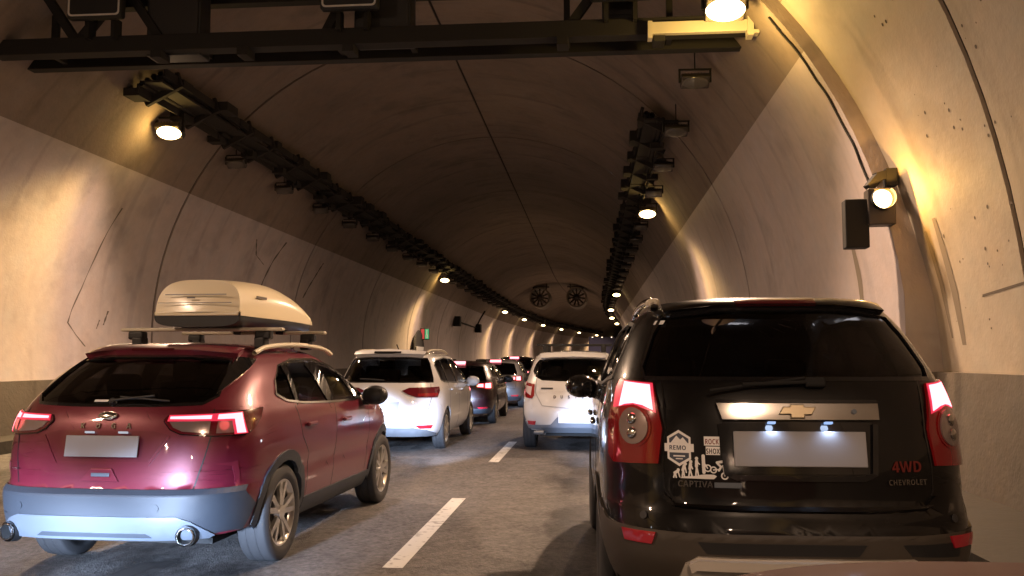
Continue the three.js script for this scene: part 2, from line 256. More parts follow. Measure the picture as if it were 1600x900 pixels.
for (const side of [-1, 1]) {
  const LAT = LATS[side], LAMPY = LAMPYS[side];
  for (const [d, label] of LIT[side]) {
    const o = thing('floodlight', label ?? (d < 0 ? 'lit floodlight behind the viewer on the ' : 'lit floodlight overhead on the ') + (side < 0 ? 'left' : 'right') + (d < -10 ? ', far one' : ', near one'), 'floodlight', at(side * LAT, LAMPY, d).toArray(), head(d));
    for (const c of onProto.children) o.add(c.clone()); if (d < 170) lampLights(o, side, d === 11.2 ? 0.12 : 1, d < 5 ? 0 : d < 55);
  }
  const start = side < 0 ? 16.7 : 11.2;
  for (let k = side < 0 ? 1 : -1; k < 36; k++) {
    const d = start + 3.3 * k; if (d > 132 || LIT[side].some(([e]) => Math.abs(e - d) < 1.8)) continue;
    const o = thing('floodlight', unlitLabel(side, d), 'floodlight', at(side * LAT, LAMPY + 0.1 + rr(-0.03, 0.03), d).toArray(), head(d) + rr(-0.08, 0.08), d < 100 ? (side < 0 ? 'unlit floodlights along the left tray' : 'unlit floodlights along the right tray') : side < 0 ? 'tiny unlit floodlights at the far end of the left tray' : 'tiny unlit floodlights at the far end of the right tray');
    for (const c of offProto.children) o.add(c.clone());
    o.scale.set(0.9, 0.72, 0.8);
  }
  // cable tray
  const t = thing('cable_tray', side < 0 ? 'dark cable tray running along the left side of the ceiling' : 'dark cable tray running along the right side of the ceiling', 'cable tray');
  const l0 = 4.42, y0 = 6.72;
  for (let d = side < 0 ? 15.1 : 18.6, k = 0; d < 170; d += 3.5, k++) {
    const e = Math.min(d + 3.44, 172), up = rr(-0.04, 0.04), pieces = [];
    const P = (lat, y, dd) => at(side * lat, y + up, dd);
    pieces.push(beam(P(l0, y0, d), P(l0, y0, e), 0.03, 0.16), beam(P(l0 + 0.5, y0 - 0.28, d), P(l0 + 0.5, y0 - 0.28, e), 0.03, 0.16));
    pieces.push(beam(P(l0 + 0.25, y0 - 0.17, d), P(l0 + 0.25, y0 - 0.17, e), 0.42, 0.04));
    for (const [a, r] of [[0.08, 0.05], [0.2, 0.06], [0.33, 0.045], [0.43, 0.05]]) pieces.push(bar(P(l0 + a, y0 - 0.02 - a * 0.5 + rr(0, 0.06), d), P(l0 + a + rr(-0.02, 0.02), y0 - 0.02 - a * 0.5 + rr(0, 0.08), e), r, 6));
    part('tray_section', pieces, M.tray, t);
    for (const q of [0.4, 2.1]) {
      const dd = d + q + rr(-0.15, 0.15);
      part('hanger', [beam(P(l0 - 0.08, y0 - 0.06, dd), P(l0 + 0.62, y0 - 0.42, dd), 0.09, 0.12), beam(P(l0 - 0.04, y0 - 0.05, dd), P(l0 + 0.02, y0 + 0.16, dd), 0.07, 0.07), beam(P(l0 + 0.55, y0 - 0.4, dd), P(l0 + 0.58, y0 - 0.2, dd), 0.07, 0.07), box(rr(0.2, 0.4), rr(0.15, 0.26), rr(0.3, 0.6)).translate(...P(l0 - 0.02 + rr(-0.14, 0.12), y0 + rr(-0.1, 0.02), dd + 0.3).toArray()), box(0.3, 0.14, rr(0.2, 0.5)).translate(...P(l0 + 0.5 + rr(-0.1, 0.15), y0 - 0.34, dd - 0.3).toArray())], M.tray, t);
    }
  }
}

// ---------- gantry with lane signs ----------
{
  const z = -12.2, g = thing('sign_gantry', 'dark steel lattice gantry spanning the tunnel under the ceiling', 'gantry', [0, 0, z]);
  const x0 = -9.2, x1 = 2.25;
  part('lower_chord', [box(x1 - x0, 0.24, 0.26, (x0 + x1) / 2, 6.122, 0, 0.012)], M.darkMetal, g);
  part('rear_chord', box(x1 - x0, 0.2, 0.2, (x0 + x1) / 2, 6.151, -0.75, 0.012), M.darkMetal, g);
  part('upper_chord', [box(x1 - x0 - 2.2, 0.2, 0.2, (x0 + x1) / 2, 7.098, 0, 0.012), box(x1 - x0 - 2.2, 0.2, 0.2, (x0 + x1) / 2, 7.098, -0.75, 0.012)], M.darkMetal, g);
  for (const [xa, xb] of [[-8.9, -8.2], [-7.6, -8.2], [-7.6, -6.9], [-6.3, -6.9], [-3.83, -3.4], [-0.29, 0.33]]) part('brace', beam(V3(xa, 6.189, 0), V3(xb, 7.051, 0), 0.12, 0.12), M.darkMetal, g);
  for (const x of [-8.2, -5.84, -3.73, -2.63, -0.33, 1.15]) part('hanger', [beam(V3(x, 6.151, -0.375), V3(x, 7.146, -0.375), 0.09, 0.09), beam(V3(x, 6.151, 0), V3(x, 6.151, -0.75), 0.08, 0.08)], M.darkMetal, g);
  for (const x of [-6.3, -5.0, -3.44, -0.38, 0.96]) part('clamp', box(0.16, 0.12, 0.3, x, 5.94, 0.03, 0.01), M.darkMetal, g);
  part('end_bracket', [box(1.34, 0.165, 0.1, 1.5, 6.046, 0.2, 0.008), box(0.08, 0.32, 0.2, 2.18, 6.046, 0.2), box(0.06, 0.24, 0.16, 0.83, 6.017, 0.19), box(0.16, 0.05, 0.14, 2.21, 5.931, 0.24)], M.galv, g, 'pale galvanised bracket at the right end of the beam');
  const names = ['leftmost', 'middle', 'rightmost'];
  [[-7.13, 6.409], [-3.37, 6.409], [0.43, 6.409]].forEach(([x, y], i) => {
    const s = thing('lane_sign', names[i] + ' of three black lane signs with rounded white border on the gantry', 'lane sign', [x, y, z + 0.34], 0, 'lane signs on the gantry');
    part('housing', box(0.84, 0.84, 0.14, 0, 0.42, 0, 0.04), M.black, s);
    const sh = rrShape(0.78, 0.78, 0.07); sh.holes.push(rrShape(0.73, 0.73, 0.05));
    part('border', new THREE.ExtrudeGeometry(sh, { depth: 0.006, bevelEnabled: false }).translate(0, 0.42, 0.071), std(0.6, 0.58, 0.54, 0.5), s);
    for (const x of [-0.2, 0.2]) part('arm', box(0.06, 0.3, 0.2, x, -0.08, -0.2), M.darkMetal, s);
  });
  [[-6.14, 0.83, 5.979], [-2.99, 0.84, 6.074], [0.43, 0.5, 6.3]].forEach(([x, w, y], i) => {
    const s = thing('control_box', 'dark steel control box on the gantry beside the ' + names[i] + ' lane sign', 'control box', [x, y, z - 0.2], 0, 'control boxes on the gantry');
    part('casing', box(w, 1.0, 0.34, 0, 0.5, 0, 0.015), M.black, s); part('door', box(w - 0.08, 0.9, 0.02, 0, 0.5, 0.178, 0.006), std(0.022, 0.02, 0.02, 0.6), s);
  });
}
function rrShape(w, h, r) { const s = new THREE.Shape(), a = w / 2, b = h / 2; s.moveTo(-a + r, -b); s.lineTo(a - r, -b); s.quadraticCurveTo(a, -b, a, -b + r); s.lineTo(a, b - r); s.quadraticCurveTo(a, b, a - r, b); s.lineTo(-a + r, b); s.quadraticCurveTo(-a, b, -a, b - r); s.lineTo(-a, -b + r); s.quadraticCurveTo(-a, -b, -a + r, -b); return s; }

// ---------- jet fans ----------
[[-1.78, 'left'], [1.78, 'right']].forEach(([lat, w]) => {
  const d = 85, p = at(lat, 7.45, d), f = thing('jet_fan', w + ' of the two big round jet fans under the tunnel ceiling', 'fan', p.toArray(), head(d), 'jet fans');
  const lathe = (pts, n = 32) => new THREE.LatheGeometry(pts.map(([a, b]) => new THREE.Vector2(a, b)), n).rotateX(Math.PI / 2);
  part('casing', lathe([[0.86, 0], [0.98, 0.05], [1.0, 0], [1.0, -3.6], [0.86, -3.6], [0.84, -3.5], [0.84, -0.1], [0.86, 0]]), std(0.2, 0.17, 0.14, 0.6, 0.3), f);
  part('hub', lathe([[0, 0.02], [0.14, 0], [0.24, -0.1], [0.26, -0.6], [0, -0.6]], 20), M.housing, f);
  for (let k = 0; k < 11; k++) { const b = part('blade', box(0.17, 0.62, 0.02, 0, 0.55, 0), M.housing, f); b.geometry.rotateY(rad(28)); b.rotation.z = k * Math.PI * 2 / 11; b.position.z = -0.25; }
  for (const r of [0.42, 0.64]) part('guard', new THREE.TorusGeometry(r, 0.012, 5, 32), M.darkMetal, f);
  part('bracket', [beam(V3(-0.6, 0.75, -0.6), V3(-0.65, 1.5, -0.6), 0.09, 0.09), beam(V3(0.6, 0.75, -0.6), V3(0.65, 1.5, -0.6), 0.09, 0.09), beam(V3(-0.9, 1.02, -0.4), V3(0.9, 1.02, -0.4), 0.12, 0.1)], M.darkMetal, f);
});

// ---------- amber signal on the right wall ----------
{
  const d = 10.3, p = at(6.57, 3.3, d), s = thing('traffic_signal', 'dark wall signal with a glowing amber lens on the right wall', 'traffic signal', p.toArray(), rad(-4));
  const lx = 0.02;
  part('housing', box(0.3, 0.42, 0.22, lx, -0.08, 0, 0.02), M.housing, s);
  part('visor', new THREE.CylinderGeometry(0.125, 0.125, 0.14, 24, 1, true, Math.PI * 1.2, Math.PI * 1.6).rotateX(Math.PI / 2).translate(lx, 0, 0.17), M.black, s);
  part('signal_lens', new THREE.SphereGeometry(0.108, 24, 12, 0, Math.PI * 2, 0, Math.PI / 2).scale(1, 0.35, 1).rotateX(Math.PI / 2).translate(lx, 0, 0.11), glow(1, 0.72, 0.35, 11), s);
  part('bracket', [beam(V3(-0.1, 0.14, 0), V3(0.02, 0.28, -0.05), 0.08, 0.1), beam(V3(0.0, 0.28, -0.05), V3(0.2, 0.34, -0.1), 0.1, 0.1), box(0.12, 0.2, 0.16, 0.17, 0.28, -0.1)], M.darkMetal, s);
  part('control_cabinet', box(0.26, 0.56, 0.2, -0.24, -0.26, -0.04, 0.015), M.darkMetal, s);
  const l = new THREE.PointLight(new THREE.Color(1, 0.5, 0.1), 3.5, 0, 2); l.name = 'amber'; l.position.set(lx, 0, 0.24); l.castShadow = true; s.add(l);
  const c = thing('cable', 'dark cable running down the right wall to the amber signal', 'cable');
  const pts = []; for (let k = 0; k <= 10; k++) { const y = 3.6 + 2.3 * k / 10, t = Math.asin((y - YC) / R) * 180 / Math.PI; pts.push(onWall(1, y, RING + 0.14 + lean(t) + 0.02 * Math.sin(k * 2.3), 0.02)); }
  const m = tube(pts, 0.016, 6); c.remove(); part('sheath', m, M.darkMetal, c);
}

// ---------- left wall: niche, exit sign, conduit ----------
{
  const d = 50, n = thing('emergency_niche', 'dark arched niche with a pale door in the left wall', 'niche', [0, 0, 0]);
  const lat = -6.6, arch = (w, h) => { const q = []; for (let k = 0; k <= 16; k++) { const a = Math.PI * k / 16; q.push([w * Math.cos(a), h - w * 0.8 + w * 0.8 * Math.sin(a)]); } return [[w, 0.2], ...q, [-w, 0.2]]; };
  const mk = (w, h, l) => { const sh = new THREE.Shape(arch(w, h).map(([a, b]) => new THREE.Vector2(a, b))); return new THREE.ExtrudeGeometry(sh, { depth: 0.06, bevelEnabled: false }).rotateY(Math.PI / 2).translate(XC + l, 0, -d); };
  part('arch', mk(1.55, 3.15, lat), M.darkMetal, n);
  part('door', box(0.08, 2.0, 2.2, XC + lat + 0.1, 1.2, -d + 0.1, 0.02), std(0.4, 0.4, 0.4, 0.5), n);
  const e = thing('exit_sign', 'small lit red and green sign on the left wall above the white car', 'sign', [XC - 6.4, 2.62, -51]);
  part('casing', box(0.52, 0.68, 0.12, 0, 0.34, 0, 0.02), M.housing, e);
  part('red_sign_face', box(0.19, 0.58, 0.02, -0.13, 0.34, 0.062), glow(0.9, 0.06, 0.06, 0.55), e);
  part('green_sign_face', box(0.22, 0.58, 0.02, 0.12, 0.34, 0.062), glow(0.02, 0.5, 0.2, 0.7), e);
  part('pictogram', [box(0.04, 0.22, 0.006, 0.12, 0.40, 0.075), new THREE.CircleGeometry(0.03, 12).translate(0.12, 0.55, 0.078), box(0.03, 0.2, 0.006, 0.09, 0.2, 0.075).rotateZ(0.05), box(0.03, 0.2, 0.006, 0.16, 0.2, 0.075)], M.whitePrint, e);
  part('bracket', box(0.3, 0.06, 0.06, -0.35, 0.34, -0.02), M.darkMetal, e);
  const c = thing('conduit', 'dark conduit with two boxes on the left wall beyond the exit sign', 'conduit');
  part('pipe', [tube([onWall(-1, 4.25, 62, 0.06), onWall(-1, 4.2, 68, 0.06), onWall(-1, 4.15, 74, 0.06)], 0.06), tube([onWall(-1, 4.15, 74, 0.06), onWall(-1, 4.8, 74.4, 0.06), onWall(-1, 5.6, 74.8, 0.06)], 0.06)], M.darkMetal, c);
  for (const [dd, y] of [[62, 4.25], [74, 4.15]]) part('junction_box', box(0.5, 0.7, 0.7, 0, 0, 0, 0.03).translate(...onWall(-1, y, dd, 0.25).toArray()), M.darkMetal, c);
}
// ---------- car bodies: a stack of rounded plan outlines, cut into panels ----------
// level: [height, half width, rear set-in, front reach, rear bow exponent]
class Shell {
  constructor(levels, zc = -2, q = 9, fp = 2.6, fq = 6) {
    const col = (k) => pchip(levels.map((l) => l[0]), levels.map((l) => l[k]));
    this.w = col(1); this.r = col(2); this.f = col(3); this.p = col(4); this.zc = zc; this.q = q; this.fp = fp; this.fq = fq; this.cache = new Map();
    this.y0 = levels[0][0]; this.y1 = levels[levels.length - 1][0];
  }
  outline(y) {
    const key = Math.round(y * 1000); if (this.cache.has(key)) return this.cache.get(key);
    y = key / 1000; const w = this.w(y), p = this.p(y), q = this.q, zc = this.zc, a = -this.r(y) - zc, b = this.f(y) + zc, X = [], Z = [];
    const tc = 0.9; for (let i = 0; i < 40; i++) { const t = tc * i / 40; X.push(w * t); Z.push(zc + a * Math.pow(1 - Math.pow(t, p), 1 / q)); }
    const uc = Math.pow(1 - Math.pow(tc, p), 1 / q); for (let i = 0; i < 70; i++) { const u = uc * Math.cos(Math.PI / 2 * i / 70); X.push(w * Math.pow(1 - Math.pow(u, q), 1 / p)); Z.push(zc + a * u); }
    const { fp, fq } = this, vc = Math.pow(1 - Math.pow(tc, fp), 1 / fq); for (let i = 0; i < 50; i++) { const u = vc * Math.sin(Math.PI / 2 * i / 50); X.push(w * Math.pow(1 - Math.pow(u, fq), 1 / fp)); Z.push(zc - b * u); }
    for (let i = 0; i <= 16; i++) { const t = tc * (1 - i / 16); X.push(w * t); Z.push(zc - b * Math.pow(1 - Math.pow(t, fp), 1 / fq)); }
    const Sx = [0]; for (let i = 1; i < X.length; i++) Sx.push(Sx[i - 1] + Math.hypot(X[i] - X[i - 1], Z[i] - Z[i - 1]));
    const o = { X, Z, S: Sx, L: Sx[Sx.length - 1] }; this.cache.set(key, o); return o;
  }
  raw(s, y) {
    const o = this.outline(y), m = Math.min(Math.abs(s), o.L); let lo = 0, hi = o.S.length - 1;
    while (hi - lo > 1) { const k = (lo + hi) >> 1; if (o.S[k] > m) hi = k; else lo = k; }
    const t = (m - o.S[lo]) / Math.max(1e-9, o.S[hi] - o.S[lo]); return [Math.sign(s || 1) * (o.X[lo] + (o.X[hi] - o.X[lo]) * t), o.Z[lo] + (o.Z[hi] - o.Z[lo]) * t];
  }
  point(s, y) { const k = Math.floor(y * 1000) / 1000, t = (y - k) * 1000, a = this.raw(s, k), b = this.raw(s, k + 0.001); return V3(a[0] + (b[0] - a[0]) * t, y, a[1] + (b[1] - a[1]) * t); }
  normal(s, y) { const e = 0.006, A = this.point(s + e, y).sub(this.point(s - e, y)), ya = Math.min(this.y1, y + e), yb = Math.max(this.y0, y - e); const B = this.point(s, ya).sub(this.point(s, yb)); return A.cross(B).normalize(); }
  sx(x, y) { const o = this.outline(y), m = Math.abs(x); let i = 0; while (i < o.X.length - 2 && o.X[i + 1] < m) i++; const t = Math.min(1, (m - o.X[i]) / Math.max(1e-9, o.X[i + 1] - o.X[i])); return Math.sign(x || 1) * (o.S[i] + (o.S[i + 1] - o.S[i]) * t); }
  sz(z, y, side) { const o = this.outline(y); let i = 0; while (i < o.Z.length - 2 && o.Z[i + 1] > z) i++; const t = (z - o.Z[i]) / Math.min(-1e-9, o.Z[i + 1] - o.Z[i]); return side * (o.S[i] + (o.S[i + 1] - o.S[i]) * Math.max(0, Math.min(1, t))); }
  to(mode, a, y, side) { return mode === 's' ? a : mode === 'x' ? this.sx(a, y) : this.sz(a, y, side); }
  path(poly, mode, side, closed = true, step = 0.04) {          // densified and turned into (s, y)
    const out = [], n = poly.length;
    for (let i = 0; i < (closed ? n : n - 1); i++) { const [a, b] = poly[i], [c, d] = poly[(i + 1) % n], k = Math.max(1, Math.ceil(Math.hypot(c - a, d - b) / step)); for (let j = 0; j < k; j++) { const u = j / k, yy = b + (d - b) * u; out.push([this.to(mode, a + (c - a) * u, yy, side), yy]); } }
    if (!closed) { const [a, b] = poly[n - 1]; out.push([this.to(mode, a, b, side), b]); }
    return out;
  }
  // panel over a closed (s, y) loop with holes, off metres proud of the shell and depth thick
  panel(loop, holes = [], off = 0, depth = 0.02, maxEdge = 0.09, skirt = true) {
    const v = (l) => l.map(([a, b]) => new THREE.Vector2(a, b));
    const area = (l) => l.reduce((t, [a, b], i) => { const [c, d] = l[(i + 1) % l.length]; return t + a * d - c * b; }, 0);
    if (area(loop) < 0) loop = loop.slice().reverse();
    const sh = new THREE.Shape(v(loop)); for (const h of holes) sh.holes.push(new THREE.Path(v(area(h) > 0 ? h.slice().reverse() : h)));
    let g = new THREE.ShapeGeometry(sh); g.deleteAttribute('normal'); g.deleteAttribute('uv'); g = new TessellateModifier(maxEdge, 9).modify(g);
    const src = g.attributes.position, pos = [], nor = [], uv = [];
    for (let i = 0; i < src.count; i++) { const s = src.getX(i), y = src.getY(i), n = this.normal(s, y), p = this.point(s, y).addScaledVector(n, off); pos.push(p.x, p.y, p.z); nor.push(n.x, n.y, n.z); uv.push(s, y); }
    if (skirt) for (const l of [loop, ...holes.map((h) => (area(h) > 0 ? h.slice().reverse() : h))]) for (let i = 0; i < l.length; i++) {
      const [a, b] = l[i], [c, d] = l[(i + 1) % l.length], n1 = this.normal(a, b), n2 = this.normal(c, d), p1 = this.point(a, b), p2 = this.point(c, d);
      const A = p1.clone().addScaledVector(n1, off), B = p2.clone().addScaledVector(n2, off), C = p2.addScaledVector(n2, off - depth), D = p1.addScaledVector(n1, off - depth), N = B.clone().sub(A).cross(n1).normalize();
      for (const q of [A, D, B, B, D, C]) { pos.push(q.x, q.y, q.z); nor.push(N.x, N.y, N.z); uv.push(0, 0); }
    }
    const out = new THREE.BufferGeometry(); out.setAttribute('position', new THREE.Float32BufferAttribute(pos, 3)); out.setAttribute('normal', new THREE.Float32BufferAttribute(nor, 3)); out.setAttribute('uv', new THREE.Float32BufferAttribute(uv, 2)); return out;
  }
  patch(poly, mode, side = 1, off = 0.006, depth = 0.02, maxEdge = 0.08) { return this.panel(this.path(poly, mode, side), [], off, depth, maxEdge); }
  // narrow strip along a line: seams, creases, trims
  strip(poly, mode, side, width, off, depth = 0.006) {
    const l = this.path(poly, mode, side, false, 0.05), pos = [], idx = [], n = l.length;
    for (let i = 0; i < n; i++) {
      const a = l[Math.max(0, i - 1)], b = l[Math.min(n - 1, i + 1)], dx = b[0] - a[0], dy = b[1] - a[1], m = Math.hypot(dx, dy) || 1, ox = -dy / m * width / 2, oy = dx / m * width / 2;
      for (const k of [-1, 1]) { const s = l[i][0] + ox * k, y = Math.max(this.y0, Math.min(this.y1, l[i][1] + oy * k)), nn = this.normal(s, y), p = this.point(s, y); const q = p.clone().addScaledVector(nn, off), r = p.addScaledVector(nn, off - depth); pos.push(q.x, q.y, q.z, r.x, r.y, r.z); }
    }
    for (let i = 0; i < n - 1; i++) { const a = i * 4, b = a + 4; idx.push(a, a + 2, b, b, a + 2, b + 2, a, b, a + 1, b, b + 1, a + 1, a + 2, a + 3, b + 2, b + 2, a + 3, b + 3); }
    const g = new THREE.BufferGeometry(); g.setAttribute('position', new THREE.Float32BufferAttribute(pos, 3)); g.setIndex(idx); const h = g.toNonIndexed(); h.computeVertexNormals(); return h;
  }
  // where a small thing sits on the shell: matrix with z outwards
  seat(s, y, off = 0) { const n = this.normal(s, y), p = this.point(s, y).addScaledVector(n, off), x = V3(0, 1, 0).cross(n).normalize(), u = n.clone().cross(x); return new THREE.Matrix4().makeBasis(x, u, n).setPosition(p); }
}
function tyreGeo(r, w) {
  const h = w / 2, k = 0.028, rim = r * 0.66, pts = [[rim, -h * 0.8], [rim + 0.03, -h * 0.96], [r - 0.06, -h], [r - 0.02, -h * 0.9], [r - 0.004, -h * 0.78]];
  for (const c of [-0.45, -0.15, 0.15, 0.45]) { const g = c * w; pts.push([r, g - 0.008], [r - 0.012, g - 0.005], [r - 0.012, g + 0.005], [r, g + 0.008]); }
  const q = pts.slice(5).filter((p) => Math.abs(p[1]) < h * 0.8);
  const prof = [...pts.slice(0, 5), ...q, [r - 0.004, h * 0.78], [r - 0.02, h * 0.9], [r - 0.06, h], [rim + 0.03, h * 0.96], [rim, h * 0.8]];
  return new THREE.LatheGeometry(prof.map(([a, b]) => new THREE.Vector2(a, b)), 48).rotateZ(-Math.PI / 2);
}
function rimGeo(r, w, spokes = 5, twin = true) {         // outer face at +x
  const R0 = r * 0.68, h = w / 2, out = [new THREE.LatheGeometry([[R0 - 0.02, -h * 0.8], [R0 - 0.03, 0], [R0 - 0.025, h * 0.55], [R0 + 0.004, h * 0.82], [R0 + 0.01, h * 0.86], [R0 - 0.012, h * 0.84], [R0 - 0.028, h * 0.6]].map(([a, b]) => new THREE.Vector2(a, b)), 40).rotateZ(-Math.PI / 2)];
  out.push(new THREE.CylinderGeometry(0.055, 0.07, 0.05, 20).rotateZ(-Math.PI / 2).translate(h * 0.62, 0, 0));
  for (let k = 0; k < spokes; k++) for (const o of twin ? [-0.2, 0.2] : [0]) {
    const a = k * Math.PI * 2 / spokes, a1 = a + o * 0.55, a2 = a + o * 1.15;
    out.push(beam(V3(h * 0.64, 0.045 * Math.cos(a1), 0.045 * Math.sin(a1)), V3(h * 0.72, (R0 - 0.012) * Math.cos(a2), (R0 - 0.012) * Math.sin(a2)), twin ? 0.028 : 0.055, 0.04));
  }
  return out;
}
function makeCar(o) {
  const g = thing(o.name, o.label, o.category, o.pos, o.yaw ?? 0), sh = new Shell(o.levels, o.zc, o.q), add = (n, geo, m, p = g, l) => part(n, geo, m, p, l);
  const y0 = sh.y0, y1 = sh.y1, loop = [], wh = o.wheels, ra = wh.r * 1.13, holes = [], bodyY = o.bodyBottom ?? y0;
  const Sside = (z, y) => sh.sz(z, y, 1);
  // lower edge from the rear centre round the right side, arches cut out
  const low = []; const edge = (za) => { for (let k = 0; k <= 14; k++) { const a = Math.PI * k / 14, z = za + ra * Math.cos(a), y = Math.max(bodyY, wh.r + ra * Math.sin(a)); low.push([Sside(z, y), y]); } };
  low.push([0, bodyY]); for (let k = 1; k <= 12; k++) low.push([Sside(wh.rear + ra, bodyY) * k / 12, bodyY]);
  edge(wh.rear); for (let k = 1; k < 8; k++) low.push([Sside(wh.rear - ra + (wh.front + ra - wh.rear + ra) * k / 8, bodyY), bodyY]); edge(wh.front);
  const fs = Sside(wh.front - ra, bodyY), fl = sh.outline(bodyY).L; for (let k = 1; k <= 8; k++) low.push([fs + (fl - fs) * k / 8, bodyY]);
  const up = []; const ny = 24; for (let k = 1; k <= ny; k++) { const y = bodyY + (y1 - bodyY) * k / ny; up.push([sh.outline(y).L, y]); }
  const topL = sh.outline(y1).L; const top = []; for (let k = 1; k < 24; k++) top.push([topL * (1 - k / 24), y1]);
  const right = [...low, ...up, ...top], left = right.slice(1).reverse().map(([s, y]) => [-s, y]);
  loop.push(...right, [0, y1], ...left);
  const rg = sh.path(o.rearGlass, 'x', 1); holes.push(rg);
  const sideGlass = []; for (const side of [1, -1]) { const d = sh.path(o.dlo, 'z', side); holes.push(d); sideGlass.push(d); }
  add('body', sh.panel(loop, holes, 0, 0.025, o.fine ?? 0.085), o.paint);
  // roof
  const ol = sh.outline(y1), zm = -(sh.r(y1) + sh.f(y1)) / 2, N = ol.X.length, rp = [];
  for (let i = 0; i < N; i += 2) rp.push([ol.X[i], ol.Z[i]]); for (let i = N - 3; i > 0; i -= 2) rp.push([-ol.X[i], ol.Z[i]]);
  add('roof', sheet((u, v) => { const [x, z] = rp[Math.round(u * rp.length) % rp.length]; const t = 1 - v; return V3(x * t, y1 + o.roofRise * (1 - Math.pow(t, 2.4)), zm + (z - zm) * t); }, rp.length, 10, (u, v) => [u, v]), o.paint);
  // glass
  add('rear_window', sh.panel(rg, [], -0.008, 0.006, 0.12), o.rearTint ?? M.tint);
  for (const [k, side] of [[0, 1], [1, -1]]) {
    add('side_window', sh.panel(sideGlass[k], [], -0.008, 0.006, 0.14), o.sideTint ?? M.glass);
    for (const [za, zb, ya, yb, w] of o.pillars ?? []) add('pillar', sh.strip([[za, ya], [zb, yb]], 'z', side, w, 0.001, 0.012), M.gloss);
    add('window_trim', sh.strip([...o.dlo, o.dlo[0]], 'z', side, o.dloTrim ?? 0.022, 0.006, 0.02), o.trimMat ?? M.trim);
  }
  add('window_seal', sh.strip([...o.rearGlass, o.rearGlass[0]], 'x', 1, 0.02, 0.003, 0.02), M.gloss);
  // underside and seats
  const L = o.levels.reduce((m, l) => Math.max(m, l[3]), 0), W = o.levels.reduce((m, l) => Math.max(m, l[1]), 0);
  add('underbody', [box(W * 1.3, 0.36, L - 0.9, 0, 0.4, -L / 2), box(W * 1.75, 0.05, L - 2 * 1.0 - 1.2, 0, 0.3, (wh.rear + wh.front) / 2), box(W * 1.5, 0.05, L - 0.7, 0, 0.78, -L / 2)], M.under);
  for (const side of [1, -1]) { add('seat', [box(0.5, 0.62, 0.16, side * 0.38, 1.0, wh.rear - 0.95, 0.05), box(0.28, 0.2, 0.1, side * 0.38, 1.4, wh.rear - 0.97, 0.04)], M.seat); add('seat', [box(0.56, 0.55, 0.16, side * 0.36, 0.95, wh.rear + 0.1, 0.05), box(0.26, 0.17, 0.1, side * 0.36, 1.3, wh.rear + 0.08, 0.04)], M.seat); }
  add('dashboard', box(W * 1.4, 0.16, 0.5, 0, 0.95, wh.front + 0.75, 0.05), M.seat);
  // wheels
  const tg = tyreGeo(wh.r, wh.w), rgm = merge(rimGeo(wh.r, wh.w, wh.spokes ?? 5, wh.twin ?? true)), disc = new THREE.CylinderGeometry(wh.r * 0.6, wh.r * 0.6, wh.w * 0.5, 28).rotateZ(Math.PI / 2);
  for (const z of [wh.rear, wh.front]) for (const side of [1, -1]) {
    const w = new THREE.Group(); w.name = 'wheel'; w.position.set(side * (wh.track - wh.w / 2), wh.r, z); if (side < 0) w.rotation.y = Math.PI; g.add(w); w.rotation.order = 'YXZ'; w.rotation.x = rr(0, 1.2);
    part('tyre', tg, M.tyre, w); part('rim', rgm, o.rimMat ?? M.alloy, w); part('brake_disc', disc, M.under, w);
  }
  if (o.arch) for (const z of [wh.rear, wh.front]) for (const side of [1, -1]) {
    const pts = []; for (let k = 0; k <= 18; k++) { const a = rad(-14 + 208 * k / 18); pts.push([z + (ra + o.arch / 2 - 0.012) * Math.cos(a), Math.max(bodyY + 0.01, wh.r + (ra + o.arch / 2 - 0.012) * Math.sin(a))]); }
    add('arch_trim', sh.strip(pts, 'z', side, o.arch, 0.012, 0.03), o.archMat ?? M.cladding);
  }
  if (o.mirror) for (const side of [1, -1]) { const [x, y, z] = o.mirror; add('door_mirror', [new THREE.SphereGeometry(1, 18, 12).scale(0.13, 0.095, 0.10).translate(side * (x + 0.1), y, z), box(0.2, 0.13, 0.06, side * (x + 0.1), y, z + 0.05, 0.03), box(0.12, 0.05, 0.07, side * (x - 0.01), y - 0.07, z - 0.02, 0.02)], o.mirrorMat ?? M.black); }
  if (o.seams) for (const side of [1, -1]) for (const q of o.seams) add('door_gap', sh.strip(q, 'z', side, 0.008, 0.0012, 0.004), M.black);
  if (o.handles) for (const side of [1, -1]) for (const [z, y] of o.handles) { const h = add('door_handle', box(0.2, 0.035, 0.035, 0, 0, 0.02, 0.015), o.handleMat ?? o.paint); h.applyMatrix4(sh.seat(sh.sz(z, y, side), y)); }
  if (o.lamps) for (const side of [1, -1]) {       // headlamps that light what stands ahead
    const y = o.lamps.y, x = o.lamps.x * side, z = -sh.f(y);
    const s = sh.outline(y).L, p = sh.point(side * (s - o.lamps.x), y); add('headlight', box(0.3, 0.13, 0.08, p.x, y, p.z - 0.02, 0.04), M.headOn);
    const l = new THREE.SpotLight(COLD, o.lamps.cd ?? HEAD_CD, 0, rad((o.lamps.cone ?? 10) + 2), 0.6, 2); l.name = 'low_beam'; l.position.set(p.x, y, p.z - 0.09); l.castShadow = true; l.shadow.radius = 4; const tilt = rad(-(o.lamps.cone ?? 10) + (o.lamps.rise ?? 1.2)); l.target.position.set(p.x, y + 10 * Math.sin(tilt), p.z - 0.09 - 10 * Math.cos(tilt)); g.add(l, l.target);
  }
  return { g, sh, add };
}
function redLight(g, x, y, z, cd) { cd *= 0.07; const l = new THREE.PointLight(new THREE.Color(1, 0.12, 0.12), cd, 0, 2); l.name = 'tail_glow'; l.position.set(x, y, z); l.castShadow = true; l.shadow.radius = 4; g.add(l); }
const mirrorPoly = (p) => p.map(([a, b]) => [-a, b]);
